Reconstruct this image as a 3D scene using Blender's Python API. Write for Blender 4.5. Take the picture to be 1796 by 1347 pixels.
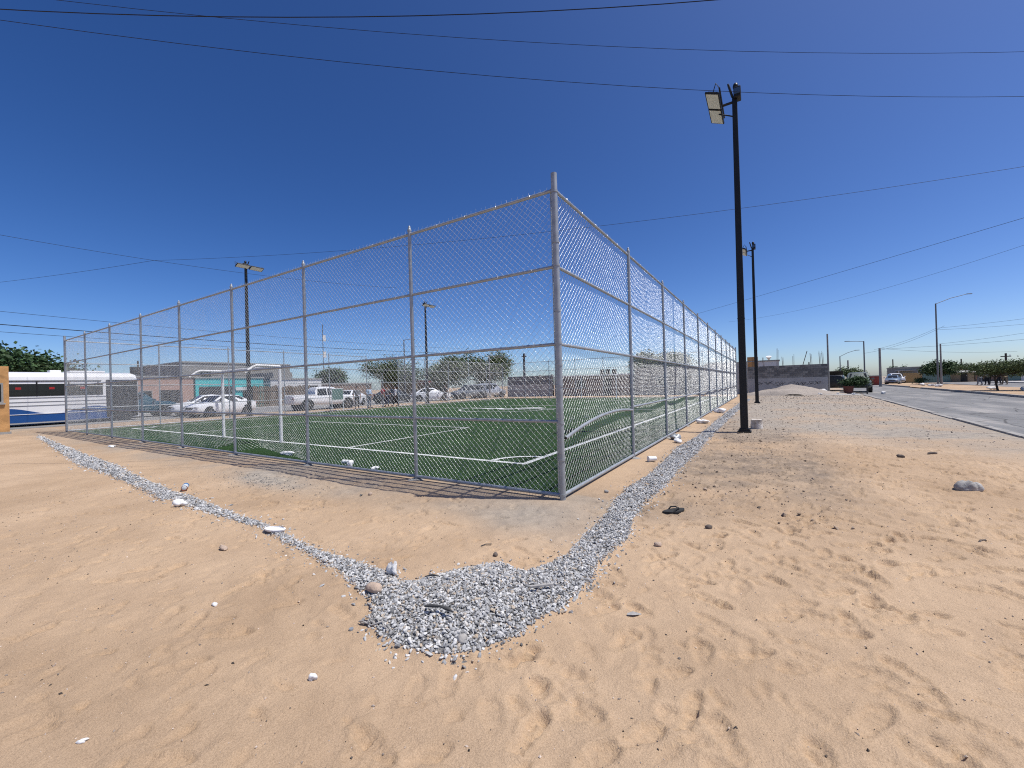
import bpy, math, random
import numpy as np
from mathutils import Vector, Matrix

random.seed(7)
RNG = np.random.default_rng(7)
PI = math.pi
SC = bpy.context.scene
for _o in list(bpy.data.objects):
    bpy.data.objects.remove(_o)

# ------------------------------------------------------------------ camera, sky, sun, exposure
# World frame: the near fence corner is the origin, +Y runs along the right-hand fence, -X along the left-hand one.
CAM = Vector((2.272, -4.777, 1.4824))
cam_d = bpy.data.cameras.new('camera'); cam = bpy.data.objects.new('camera', cam_d)
SC.collection.objects.link(cam); SC.camera = cam
cam_d.sensor_width = 36.0; cam_d.lens = 716.8 / 1796 * 36; cam_d.clip_start = 0.05; cam_d.clip_end = 4000
cam.matrix_world = Matrix.Translation(CAM) @ (Matrix.Rotation(0.5599, 4, 'Z') @ Matrix.Rotation(PI / 2 + 0.0039, 4, 'X') @ Matrix.Rotation(-0.0278, 4, 'Z'))

SUN_DIR = Vector((1.798, 0.654, 4.0)).normalized()
world = bpy.data.worlds.new('World'); SC.world = world; world.use_nodes = True
_nt = world.node_tree; _nt.nodes.clear()
_sky = _nt.nodes.new('ShaderNodeTexSky'); _sky.sky_type = 'NISHITA'; _sky.sun_disc = False
_sky.sun_elevation = math.asin(SUN_DIR.z); _sky.sun_rotation = math.atan2(SUN_DIR.x, SUN_DIR.y)
_sky.altitude = 0; _sky.air_density = 0.6; _sky.dust_density = 1.0; _sky.ozone_density = 1.4
_bg = _nt.nodes.new('ShaderNodeBackground'); _bg.inputs[1].default_value = 0.108
_ow = _nt.nodes.new('ShaderNodeOutputWorld')
_hs = _nt.nodes.new('ShaderNodeHueSaturation'); _hs.inputs['Saturation'].default_value = 1.3; _hs.inputs['Hue'].default_value = 0.507
_gm = _nt.nodes.new('ShaderNodeGamma'); _gm.inputs[1].default_value = 1.15
_nt.links.new(_sky.outputs[0], _hs.inputs['Color']); _nt.links.new(_hs.outputs[0], _gm.inputs[0])
_nt.links.new(_gm.outputs[0], _bg.inputs[0]); _nt.links.new(_bg.outputs[0], _ow.inputs[0])

sun_d = bpy.data.lights.new('sun', 'SUN'); sun_d.energy = 4.2; sun_d.angle = math.radians(0.53); sun_d.color = (1.0, 0.965, 0.91)
sun = bpy.data.objects.new('sun', sun_d); SC.collection.objects.link(sun)
sun.rotation_euler = SUN_DIR.to_track_quat('Z', 'Y').to_euler(); sun.location = (20, 10, 60)
SC.view_settings.view_transform = 'Standard'; SC.view_settings.look = 'None'; SC.view_settings.gamma = 1
SC.view_settings.exposure = 0.12; SC.view_settings.use_curve_mapping = False
SC.cycles.use_denoising = False; SC.cycles.filter_width = 1.1; SC.cycles.sample_clamp_indirect = 4.0
SC.cycles.max_bounces = 6; SC.cycles.transparent_max_bounces = 8

# ------------------------------------------------------------------ materials
def mat(name, col, rough=0.8, metal=0.0, var=0.0, scale=5.0, bump=0.0, bscale=40.0, island=0.0, spec=0.4, col2=None, detail=6, emit=None):
    m = bpy.data.materials.new(name); m.use_nodes = True
    nt = m.node_tree; N = nt.nodes; L = nt.links
    b = N['Principled BSDF']; b.inputs['Roughness'].default_value = rough; b.inputs['Metallic'].default_value = metal
    b.inputs['Specular IOR Level'].default_value = spec
    c1 = (*col, 1)
    b.inputs['Base Color'].default_value = c1
    tc = N.new('ShaderNodeTexCoord')
    last = None
    if var > 0 or col2:
        n = N.new('ShaderNodeTexNoise'); n.inputs['Scale'].default_value = scale; n.inputs['Detail'].default_value = detail; n.inputs['Roughness'].default_value = 0.62
        L.new(tc.outputs['Object'], n.inputs['Vector'])
        r = N.new('ShaderNodeValToRGB'); r.color_ramp.elements[0].position = 0.35; r.color_ramp.elements[1].position = 0.68
        c2 = col2 if col2 else tuple(max(0, c * (1 - var)) for c in col)
        r.color_ramp.elements[0].color = (*c2, 1); r.color_ramp.elements[1].color = c1
        L.new(n.outputs['Fac'], r.inputs['Fac']); last = r.outputs['Color']
    if island > 0:
        g = N.new('ShaderNodeNewGeometry'); hs = N.new('ShaderNodeHueSaturation')
        mr = N.new('ShaderNodeMapRange'); mr.inputs['To Min'].default_value = 1 - island; mr.inputs['To Max'].default_value = 1 + island
        L.new(g.outputs['Random Per Island'], mr.inputs['Value']); L.new(mr.outputs[0], hs.inputs['Value'])
        if last: L.new(last, hs.inputs['Color'])
        else: hs.inputs['Color'].default_value = c1
        last = hs.outputs['Color']
    if last: L.new(last, b.inputs['Base Color'])
    if bump > 0:
        n2 = N.new('ShaderNodeTexNoise'); n2.inputs['Scale'].default_value = bscale; n2.inputs['Detail'].default_value = 5
        L.new(tc.outputs['Object'], n2.inputs['Vector'])
        bp = N.new('ShaderNodeBump'); bp.inputs['Strength'].default_value = bump; bp.inputs['Distance'].default_value = 0.02
        L.new(n2.outputs['Fac'], bp.inputs['Height']); L.new(bp.outputs['Normal'], b.inputs['Normal'])
    return m

M = {}
M['galv'] = mat('galvanised', (0.40, 0.425, 0.445), 0.45, 0.35, 0.25, 9.0)
M['wire'] = mat('galvanised_wire', (0.72, 0.74, 0.745), 0.40, 0.75, spec=0.5)
M['black'] = mat('black_paint', (0.016, 0.016, 0.017), 0.45, 0.0, 0.35, 3.0, spec=0.35)
M['blackmetal'] = mat('black_metal', (0.02, 0.02, 0.022), 0.5, 0.2)
M['diff'] = mat('lamp_diffuser', (0.80, 0.81, 0.80), 0.35, 0, 0.12, 9)
M['solar'] = mat('solar_glass', (0.05, 0.09, 0.16), 0.15, 0.0, spec=0.6)
M['white'] = mat('white_paint', (0.78, 0.78, 0.77), 0.55, 0, 0.12, 4)
M['goal'] = mat('goal_white', (0.80, 0.80, 0.79), 0.5, 0, 0.3, 6)
M['line'] = mat('line_white', (0.74, 0.76, 0.74), 0.9, 0, 0.35, 18)
M['rubber'] = mat('rubber', (0.018, 0.018, 0.018), 0.85)
M['glass'] = mat('dark_glass', (0.015, 0.018, 0.02), 0.06, 0, spec=0.35)
M['chrome'] = mat('chrome', (0.55, 0.55, 0.56), 0.25, 0.9)
M['carwhite'] = mat('car_white', (0.76, 0.77, 0.78), 0.28, 0, spec=0.55)
M['cargrey'] = mat('car_grey', (0.20, 0.21, 0.22), 0.3, 0.3)
M['carsilver'] = mat('car_silver', (0.48, 0.50, 0.52), 0.3, 0.4)
M['carteal'] = mat('car_teal', (0.02, 0.085, 0.12), 0.28, 0.2)
M['cardark'] = mat('car_dark', (0.03, 0.033, 0.036), 0.3, 0.1)
M['carblue'] = mat('car_blue_grey', (0.22, 0.28, 0.34), 0.3, 0.4)
M['trucklight'] = mat('pickup_pale', (0.15, 0.17, 0.15), 0.35, 0.1)
M['red'] = mat('red_lens', (0.35, 0.02, 0.02), 0.3)
M['headlight'] = mat('headlight', (0.70, 0.72, 0.74), 0.12, 0.1, spec=0.7)
M['buswhite'] = mat('bus_white', (0.80, 0.80, 0.80), 0.35, 0, 0.06, 2)
M['busblue'] = mat('bus_blue', (0.012, 0.07, 0.24), 0.35)
M['orange'] = mat('orange_stucco', (0.60, 0.33, 0.13), 0.9, 0, 0.3, 3.0, 0.3, 30)
M['concrete'] = mat('concrete', (0.36, 0.35, 0.33), 0.92, 0, 0.3, 2.5, 0.25, 25)
M['concrete_l'] = mat('concrete_light', (0.46, 0.45, 0.43), 0.92, 0, 0.25, 2.5, 0.25, 25)
M['plaster'] = mat('grey_plaster', (0.42, 0.41, 0.40), 0.93, 0, 0.22, 1.2, 0.25, 12)
M['block'] = mat('concrete_block', (0.22, 0.21, 0.20), 0.95, 0, 0.3, 7.0, 0.4, 50)
M['mortar'] = mat('mortar', (0.27, 0.26, 0.25), 0.95, 0, 0.2, 8)
M['kerb'] = mat('kerb_concrete', (0.40, 0.38, 0.35), 0.95, 0, 0.4, 4, 0.3, 30)
M['pink'] = mat('pink_wall', (0.45, 0.29, 0.23), 0.9, 0, 0.15, 1.2)
M['greyhouse'] = mat('grey_house', (0.27, 0.26, 0.24), 0.93, 0, 0.25, 1.0)
M['turq'] = mat('turquoise_wall', (0.06, 0.50, 0.50), 0.85, 0, 0.12, 1.2)
M['whitewall'] = mat('white_wall', (0.70, 0.69, 0.67), 0.9, 0, 0.12, 1.5)
M['tan'] = mat('tan_wall', (0.40, 0.30, 0.20), 0.92, 0, 0.2, 1.2)
M['ochre'] = mat('ochre_wall', (0.42, 0.27, 0.12), 0.9, 0, 0.15, 1.2)
M['greenwall'] = mat('green_metal', (0.16, 0.25, 0.22), 0.7, 0.1, 0.2, 2)
M['brownwall'] = mat('brown_wall', (0.24, 0.175, 0.14), 0.93, 0, 0.3, 2)
M['brickred'] = mat('red_wall', (0.36, 0.07, 0.05), 0.85, 0, 0.15, 2)
M['wood'] = mat('old_wood', (0.20, 0.14, 0.095), 0.9, 0, 0.4, 6, 0, 30, 0.25)
M['darkdoor'] = mat('dark_door', (0.03, 0.028, 0.027), 0.6)
M['bark'] = mat('bark', (0.10, 0.075, 0.055), 0.95, 0, 0.4, 12, 0.5, 30)
M['leaf_dark'] = mat('leaf_dark', (0.045, 0.085, 0.03), 0.65, 0, 0, 5, 0, 40, 0.45, 0.3)
M['leaf_mid'] = mat('leaf_mid', (0.085, 0.115, 0.05), 0.7, 0, 0, 5, 0, 40, 0.4, 0.3)
M['leaf_pale'] = mat('leaf_olive', (0.10, 0.135, 0.055), 0.75, 0, 0, 5, 0, 40, 0.4, 0.25)
M['terracotta'] = mat('terracotta', (0.19, 0.07, 0.05), 0.9, 0, 0.3, 5)
M['pole_conc'] = mat('pole_concrete', (0.30, 0.285, 0.27), 0.92, 0, 0.25, 3)
M['pole_wood'] = mat('pole_wood', (0.085, 0.065, 0.055), 0.92, 0, 0.3, 5)
M['pole_steel'] = mat('pole_steel', (0.16, 0.165, 0.17), 0.55, 0.4)
M['cable'] = mat('cable_black', (0.015, 0.015, 0.018), 0.7)
M['rebar'] = mat('rebar', (0.13, 0.085, 0.06), 0.8, 0.3)
M['spray'] = mat('spray_black', (0.05, 0.05, 0.055), 0.9)
def stone_mat():
    m = bpy.data.materials.new('grey_stone'); m.use_nodes = True; nt = m.node_tree; b = nt.nodes['Principled BSDF']; b.inputs['Roughness'].default_value = 0.93; b.inputs['Specular IOR Level'].default_value = 0.25
    g = nt.nodes.new('ShaderNodeNewGeometry'); r = nt.nodes.new('ShaderNodeValToRGB'); e = r.color_ramp.elements
    e[0].position = 0.0; e[0].color = (0.10, 0.10, 0.10, 1); e[1].position = 1.0; e[1].color = (0.44, 0.36, 0.27, 1)
    for p, c in ((0.15, (0.26, 0.26, 0.26)), (0.5, (0.42, 0.42, 0.415)), (0.8, (0.56, 0.555, 0.54)), (0.9, (0.66, 0.65, 0.63)), (0.93, (0.44, 0.38, 0.31))):
        x = e.new(p); x.color = (*c, 1)
    nt.links.new(g.outputs['Random Per Island'], r.inputs['Fac']); nt.links.new(r.outputs[0], b.inputs['Base Color']); return m
M['stone'] = stone_mat()
M['rockw'] = mat('pale_rock', (0.50, 0.48, 0.45), 0.93, 0, 0.45, 9, 0.6, 22)
M['rockp'] = mat('pink_rock', (0.52, 0.40, 0.31), 0.93, 0, 0.25, 14, 0.4, 40)
M['rockd'] = mat('dark_rock', (0.16, 0.13, 0.11), 0.95, 0, 0.3, 20)
M['paper'] = mat('white_litter', (0.80, 0.80, 0.79), 0.7, 0, 0.08, 12)
M['sandal'] = mat('sandal_black', (0.035, 0.036, 0.036), 0.85, 0, 0.3, 30)
M['rag'] = mat('dark_rag', (0.07, 0.07, 0.07), 0.95)
M['bottle'] = mat('clear_plastic', (0.55, 0.6, 0.62), 0.15, 0, spec=0.6)
M['bottleb'] = mat('bottle_label', (0.05, 0.16, 0.36), 0.4)
M['brown'] = mat('brown_plastic', (0.26, 0.09, 0.04), 0.5)
M['skin'] = mat('skin', (0.33, 0.18, 0.115), 0.6)
M['hair'] = mat('hair', (0.015, 0.012, 0.01), 0.7)
for nm, c in dict(red=(0.45, 0.03, 0.05), blue=(0.35, 0.46, 0.62), white=(0.72, 0.72, 0.72), black=(0.02, 0.02, 0.022), denim=(0.07, 0.09, 0.14), grey=(0.16, 0.16, 0.17), khaki=(0.22, 0.17, 0.11)).items():
    M['cl_' + nm] = mat('cloth_' + nm, c, 0.9)
M['heap'] = mat('heap_gravel', (0.43, 0.375, 0.32), 0.95, 0, 0.35, 14, 0.8, 30)
M['white_heap'] = mat('white_rubble', (0.75, 0.74, 0.72), 0.95, 0, 0.2, 9, 0.8, 20)

def asphalt():
    m = bpy.data.materials.new('asphalt'); m.use_nodes = True
    nt = m.node_tree; N = nt.nodes; L = nt.links; b = N['Principled BSDF']; b.inputs['Roughness'].default_value = 0.9; b.inputs['Specular IOR Level'].default_value = 0.3
    tc = N.new('ShaderNodeTexCoord')
    n1 = N.new('ShaderNodeTexNoise'); n1.inputs['Scale'].default_value = 0.35; n1.inputs['Detail'].default_value = 8; n1.inputs['Roughness'].default_value = 0.65
    mp = N.new('ShaderNodeMapping'); mp.inputs['Scale'].default_value = (2.6, 0.5, 1)
    L.new(tc.outputs['Object'], mp.inputs[0]); L.new(mp.outputs[0], n1.inputs['Vector'])
    r = N.new('ShaderNodeValToRGB'); e = r.color_ramp.elements; e[0].position = 0.3; e[0].color = (0.15, 0.147, 0.143, 1); e[1].position = 0.72; e[1].color = (0.36, 0.32, 0.27, 1)
    x = e.new(0.52); x.color = (0.21, 0.205, 0.195, 1)
    L.new(n1.outputs['Fac'], r.inputs['Fac'])
    n2 = N.new('ShaderNodeTexNoise'); n2.inputs['Scale'].default_value = 60; n2.inputs['Detail'].default_value = 4
    L.new(tc.outputs['Object'], n2.inputs['Vector'])
    mx = N.new('ShaderNodeMix'); mx.data_type = 'RGBA'; mx.blend_type = 'OVERLAY'; mx.inputs[0].default_value = 0.5
    L.new(r.outputs[0], mx.inputs[6]); L.new(n2.outputs['Color'], mx.inputs[7]); 
    hs = N.new('ShaderNodeHueSaturation'); hs.inputs['Saturation'].default_value = 0.55; L.new(mx.outputs[2], hs.inputs['Color'])
    vo = N.new('ShaderNodeTexVoronoi'); vo.feature = 'DISTANCE_TO_EDGE'; vo.inputs['Scale'].default_value = 0.55; vo.inputs['Randomness'].default_value = 1.0
    nd = N.new('ShaderNodeTexNoise'); nd.inputs['Scale'].default_value = 1.3; nd.inputs['Detail'].default_value = 5; L.new(tc.outputs['Object'], nd.inputs['Vector'])
    vm = N.new('ShaderNodeMix'); vm.data_type = 'RGBA'; vm.inputs[0].default_value = 0.25; L.new(tc.outputs['Object'], vm.inputs[6]); L.new(nd.outputs['Color'], vm.inputs[7]); L.new(vm.outputs[2], vo.inputs['Vector'])
    cr = N.new('ShaderNodeValToRGB'); ce = cr.color_ramp.elements; ce[0].position = 0.004; ce[0].color = (0.35, 0.34, 0.33, 1); ce[1].position = 0.014; ce[1].color = (1, 1, 1, 1); L.new(vo.outputs['Distance'], cr.inputs['Fac'])
    mc = N.new('ShaderNodeMix'); mc.data_type = 'RGBA'; mc.blend_type = 'MULTIPLY'; mc.inputs[0].default_value = 0.8; L.new(hs.outputs[0], mc.inputs[6]); L.new(cr.outputs[0], mc.inputs[7])
    L.new(mc.outputs[2], b.inputs['Base Color'])
    bp = N.new('ShaderNodeBump'); bp.inputs['Strength'].default_value = 0.4; bp.inputs['Distance'].default_value = 0.01
    L.new(n2.outputs['Fac'], bp.inputs['Height']); L.new(bp.outputs[0], b.inputs['Normal'])
    return m
M['asphalt'] = asphalt()

def sand():
    m = bpy.data.materials.new('sand'); m.use_nodes = True
    nt = m.node_tree; N = nt.nodes; L = nt.links; b = N['Principled BSDF']; b.inputs['Roughness'].default_value = 0.97; b.inputs['Specular IOR Level'].default_value = 0.15
    tc = N.new('ShaderNodeTexCoord')
    def noise(s, d, rough=0.6):
        n = N.new('ShaderNodeTexNoise'); n.inputs['Scale'].default_value = s; n.inputs['Detail'].default_value = d; n.inputs['Roughness'].default_value = rough
        L.new(tc.outputs['Object'], n.inputs['Vector']); return n
    def ramp(src, p0, c0, p1, c1):
        r = N.new('ShaderNodeValToRGB'); e = r.color_ramp.elements; e[0].position = p0; e[0].color = (*c0, 1); e[1].position = p1; e[1].color = (*c1, 1); L.new(src, r.inputs['Fac']); return r.outputs[0]
    def mix(f, a, c, mode='MIX'):
        x = N.new('ShaderNodeMix'); x.data_type = 'RGBA'; x.blend_type = mode
        if isinstance(f, float): x.inputs[0].default_value = f
        else: L.new(f, x.inputs[0])
        L.new(a, x.inputs[6]); L.new(c, x.inputs[7]); return x.outputs[2]
    base = ramp(noise(0.9, 8, 0.6).outputs['Fac'], 0.3, (0.435, 0.313, 0.208), 0.7, (0.545, 0.402, 0.272))
    dirt = ramp(noise(2.2, 9, 0.7).outputs['Fac'], 0.35, (0.20, 0.158, 0.122), 0.68, (0.43, 0.33, 0.235))
    grey = ramp(noise(6.0, 9, 0.7).outputs['Fac'], 0.3, (0.25, 0.225, 0.195), 0.7, (0.46, 0.40, 0.325))
    at = N.new('ShaderNodeAttribute'); at.attribute_name = 'soil'
    sx = N.new('ShaderNodeSeparateColor'); L.new(at.outputs['Color'], sx.inputs[0])
    big = ramp(noise(0.33, 5, 0.55).outputs['Fac'], 0.36, (0.85, 0.83, 0.80), 0.66, (1.06, 1.06, 1.05)); base = mix(1.0, base, big, 'MULTIPLY')
    c = mix(sx.outputs[0], base, dirt); c = mix(sx.outputs[1], c, grey)
    # fine dark and light grains
    gr = noise(160, 3, 0.7); g2 = ramp(gr.outputs['Fac'], 0.30, (0.74, 0.72, 0.70), 0.60, (1.07, 1.07, 1.07)); c = mix(1.0, c, g2, 'MULTIPLY')
    vo = N.new('ShaderNodeTexVoronoi'); vo.inputs['Scale'].default_value = 34; L.new(tc.outputs['Object'], vo.inputs['Vector'])
    sp = ramp(vo.outputs['Distance'], 0.05, (0.55, 0.5, 0.46), 0.1, (1, 1, 1)); c = mix(0.55, c, mix(1.0, c, sp, 'MULTIPLY'))
    L.new(c, b.inputs['Base Color'])
    n1 = noise(9, 9, 0.72); n1.inputs['Distortion'].default_value = 0.7; n2 = noise(120, 3)
    rg = N.new('ShaderNodeTexNoise'); rg.noise_type = 'RIDGED_MULTIFRACTAL'; rg.inputs['Scale'].default_value = 3.4; rg.inputs['Detail'].default_value = 7; rg.inputs['Roughness'].default_value = 0.62; rg.inputs['Distortion'].default_value = 0.9
    L.new(tc.outputs['Object'], rg.inputs['Vector'])
    ad = N.new('ShaderNodeMath'); ad.operation = 'MULTIPLY_ADD'; ad.inputs[1].default_value = 0.22; L.new(n2.outputs['Fac'], ad.inputs[0]); L.new(n1.outputs['Fac'], ad.inputs[2])
    ad2 = N.new('ShaderNodeMath'); ad2.operation = 'MULTIPLY_ADD'; ad2.inputs[1].default_value = 0.22; L.new(rg.outputs['Fac'], ad2.inputs[0]); L.new(ad.outputs[0], ad2.inputs[2])
    bp = N.new('ShaderNodeBump'); bp.inputs['Strength'].default_value = 0.7; bp.inputs['Distance'].default_value = 0.025; L.new(ad2.outputs[0], bp.inputs['Height']); L.new(bp.outputs[0], b.inputs['Normal'])
    return m
M['sand'] = sand()

def turf_mat():
    m = mat('turf', (0.036, 0.085, 0.022), 0.85, 0, 0.4, 0.9, 1.0, 140, spec=0.2, col2=(0.024, 0.052, 0.016), detail=9)
    return m
M['turf'] = turf_mat()
M['blade'] = mat('turf_blade', (0.036, 0.086, 0.022), 0.7, 0, 0, 5, 0, 40, 0.45, 0.25)
M['gravelbed'] = mat('gravel_bed', (0.30, 0.29, 0.275), 0.95, 0, 0.6, 26, 1.0, 55, detail=8)

# ------------------------------------------------------------------ mesh helpers
COL = SC.collection
class MB:
    def __init__(s): s.v = []; s.f = []
    def add(s, vs, fs):
        n = len(s.v); s.v += [tuple(p) for p in vs]; s.f += [tuple(i + n for i in q) for q in fs]; return s
    def box(s, x0, x1, y0, y1, z0, z1):
        return s.add([(x0, y0, z0), (x1, y0, z0), (x1, y1, z0), (x0, y1, z0), (x0, y0, z1), (x1, y0, z1), (x1, y1, z1), (x0, y1, z1)],
                     [(0, 3, 2, 1), (4, 5, 6, 7), (0, 1, 5, 4), (1, 2, 6, 5), (2, 3, 7, 6), (3, 0, 4, 7)])
    def cbox(s, c, sz, mtx=None):
        h = Vector(sz) / 2
        pts = [Vector((sx * h.x, sy * h.y, sz_ * h.z)) for sz_ in (-1, 1) for sx, sy in ((-1, -1), (1, -1), (1, 1), (-1, 1))]
        if mtx: pts = [mtx @ p for p in pts]
        c = Vector(c)
        return s.add([p + c for p in pts], [(0, 3, 2, 1), (4, 5, 6, 7), (0, 1, 5, 4), (1, 2, 6, 5), (2, 3, 7, 6), (3, 0, 4, 7)])
    def tube(s, pts, r, n=8, cap=True, phase=0.0):
        pts = [Vector(p) for p in pts]; k = len(pts)
        rs = r if isinstance(r, (list, tuple)) else [r] * k
        base = len(s.v); up = None
        for i, p in enumerate(pts):
            t = (pts[min(i + 1, k - 1)] - pts[max(i - 1, 0)]).normalized()
            if up is None:
                a = Vector((0, 0, 1)) if abs(t.z) < 0.9 else Vector((1, 0, 0)); up = (a - t * a.dot(t)).normalized()
            else: up = (up - t * up.dot(t)).normalized()
            sd = t.cross(up)
            for j in range(n):
                a = 2 * PI * j / n + phase; s.v.append(tuple(p + (up * math.cos(a) + sd * math.sin(a)) * rs[i]))
        for i in range(k - 1):
            for j in range(n):
                a = base + i * n + j; b = base + i * n + (j + 1) % n; s.f.append((a, b, b + n, a + n))
        if cap:
            s.f.append(tuple(base + j for j in range(n))[::-1]); s.f.append(tuple(base + (k - 1) * n + j for j in range(n)))
        return s
    def prism(s, poly, axis, d0, d1):
        n = len(poly)
        def P(a, b, d): return (a, d, b) if axis == 'y' else ((d, a, b) if axis == 'x' else (a, b, d))
        vs = [P(a, b, d0) for a, b in poly] + [P(a, b, d1) for a, b in poly]
        fs = [tuple(range(n))[::-1], tuple(range(n, 2 * n))] + [(i, (i + 1) % n, n + (i + 1) % n, n + i) for i in range(n)]
        return s.add(vs, fs)
    def loft(s, rings, closed=True, cap=True):
        n = len(rings[0]); b = len(s.v)
        for r in rings: s.v += [tuple(p) for p in r]
        for i in range(len(rings) - 1):
            for j in range(n if closed else n - 1):
                a = b + i * n + j; c = b + i * n + (j + 1) % n; s.f.append((a, c, c + n, a + n))
        if cap:
            s.f.append(tuple(b + j for j in range(n))[::-1]); s.f.append(tuple(b + (len(rings) - 1) * n + j for j in range(n)))
        return s
    def rock(s, c, r, seed=0, sub=1, jit=0.22):
        rr = random.Random(seed)
        nu, nv = 7 + 5 * sub, 4 + 3 * sub
        ph = [rr.uniform(0, 6.28) for _ in range(6)]
        def rad(th, z): return 1 + jit * (0.5 * math.sin(2 * th + ph[0]) + 0.4 * math.sin(3 * th + ph[1] + 2 * z) + 0.35 * math.sin(3.1 * z + ph[2] + th)) + rr.uniform(-jit, jit) * 0.3
        rings = []
        for i in range(1, nv):
            z = -math.cos(PI * i / nv); q = math.sqrt(1 - z * z)
            rings.append([(c[0] + r[0] * q * math.cos(2 * PI * j / nu) * (k := rad(2 * PI * j / nu, z)), c[1] + r[1] * q * math.sin(2 * PI * j / nu) * k, c[2] + r[2] * z * k) for j in range(nu)])
        return s.loft(rings)
    def mesh(s, name, smooth=None):
        me = bpy.data.meshes.new(name); me.from_pydata(s.v, [], s.f); me.update()
        if smooth is not None:
            me.polygons.foreach_set('use_smooth', [True] * len(me.polygons)); me.set_sharp_from_angle(angle=math.radians(smooth))
        return me

def np_mesh(name, V, F, smooth=False):
    V = np.asarray(V, np.float32); F = np.asarray(F, np.int32); k = F.shape[1]
    me = bpy.data.meshes.new(name); me.vertices.add(len(V)); me.vertices.foreach_set('co', V.ravel())
    me.loops.add(F.size); me.loops.foreach_set('vertex_index', F.ravel())
    me.polygons.add(len(F)); me.polygons.foreach_set('loop_start', np.arange(0, F.size, k, dtype=np.int32))
    me.polygons.foreach_set('use_smooth', np.full(len(F), smooth)); me.update(calc_edges=True); return me

def tag(o, label=None, cat=None, group=None, kind=None):
    if label: o['label'] = label
    if cat: o['category'] = cat
    if group: o['group'] = group
    if kind: o['kind'] = kind
    return o
def obj(name, me, m=None, parent=None, smooth=None, loc=None, rz=None, bevel=0, **kw):
    if isinstance(me, MB): me = me.mesh(name, smooth)
    o = bpy.data.objects.new(name, me); COL.objects.link(o)
    if m is not None and not me.materials: me.materials.append(M[m] if isinstance(m, str) else m)
    if parent is not None: o.parent = parent
    if loc is not None: o.location = loc
    if rz is not None: o.rotation_euler = (0, 0, rz)
    if bevel:
        b = o.modifiers.new('bevel', 'BEVEL'); b.width = bevel; b.segments = 2; b.limit_method = 'ANGLE'; b.angle_limit = math.radians(35)
    return tag(o, **kw)
def thing(name, label, cat, loc=(0, 0, 0), rz=0, group=None):
    o = bpy.data.objects.new(name, None); COL.objects.link(o); o.location = loc; o.rotation_euler = (0, 0, rz); o.empty_display_size = 0.2
    return tag(o, label, cat, group)
def dup(o, parent=None, loc=None, rz=None, label=None):
    c = o.copy(); COL.objects.link(c); c.parent = parent
    if loc is not None: c.location = loc
    if rz is not None: c.rotation_euler = (0, 0, rz)
    if label: c['label'] = label
    for ch in list(o.children): dup(ch, c)
    return c

# value noise on world coordinates
_T = np.random.default_rng(3).random((256, 256))
def vnoise(x, y, s, seed=0):
    x = np.asarray(x, float) / s + seed * 17.3 + 500; y = np.asarray(y, float) / s + seed * 9.7 + 500
    xi = np.floor(x).astype(int); yi = np.floor(y).astype(int); fx = x - xi; fy = y - yi
    fx = fx * fx * (3 - 2 * fx); fy = fy * fy * (3 - 2 * fy)
    a = _T[xi & 255, yi & 255]; b = _T[(xi + 1) & 255, yi & 255]; c = _T[xi & 255, (yi + 1) & 255]; d = _T[(xi + 1) & 255, (yi + 1) & 255]
    return (a + (b - a) * fx + (c - a) * fy + (a - b - c + d) * fx * fy) * 2 - 1
def sstep(a, b, x):
    t = np.clip((x - a) / (b - a), 0, 1); return t * t * (3 - 2 * t)

# ------------------------------------------------------------------ ground
GRAVEL = np.array([(-23.07, -0.93), (-14.66, -1.51), (-9.79, -1.82), (-7.4, -2.05), (-6.46, -2.12), (-5.55, -2.22), (-5.04, -2.19), (-4.16, -2.27), (-3.5, -2.3), (-2.93, -2.33), (-2.5, -2.35), (-2.11, -2.41), (-1.64, -2.46), (-1.35, -2.5), (-0.92, -2.5), (-0.45, -2.5), (-0.18, -2.56), (-0.07, -2.49), (-0.02, -2.37), (0.08, -2.12), (0.3, -1.89), (0.57, -1.93), (0.66, -1.72), (0.72, -1.46), (0.7, -1.29), (0.67, -0.85), (0.66, -0.38), (0.58, 0.2), (0.52, 1.03), (0.59, 1.92), (0.56, 3.39), (0.49, 4.96), (0.58, 6.02), (0.62, 7.28), (0.63, 9.91), (0.61, 15.18), (0.69, 21.63), (0.72, 30.0), (1.15, 30.0), (1.1, 21.0), (1.03, 17.58), (1.0, 10.42), (0.95, 6.85), (1.02, 4.3), (0.97, 2.58), (1.0, 1.26), (0.94, 0.43), (0.98, -0.22), (1.1, -0.85), (1.04, -1.52), (1.11, -1.79), (1.1, -2.03), (1.09, -2.27), (0.99, -2.5), (0.98, -2.71), (0.88, -2.87), (0.83, -2.98), (0.74, -3.06), (0.65, -3.09), (0.4, -3.14), (0.19, -3.12), (0.01, -3.05), (-0.07, -2.94), (-0.18, -2.89), (-0.35, -2.83), (-0.74, -2.72), (-1.09, -2.66), (-1.39, -2.61), (-1.84, -2.55), (-2.25, -2.48), (-2.64, -2.46), (-3.06, -2.49), (-3.58, -2.49), (-4.17, -2.5), (-4.92, -2.43), (-5.21, -2.51), (-6.16, -2.4), (-7.78, -2.32), (-11.0, -2.22), (-21.23, -1.21)])
def in_poly(x, y, P):
    x = np.asarray(x); y = np.asarray(y); r = np.zeros(x.shape, bool); j = len(P) - 1
    for i in range(len(P)):
        xi, yi = P[i]; xj, yj = P[j]
        if yi != yj:
            c = ((yi > y) != (yj > y)) & (x < (xj - xi) * (y - yi) / (yj - yi) + xi); r ^= c
        j = i
    return r
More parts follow.
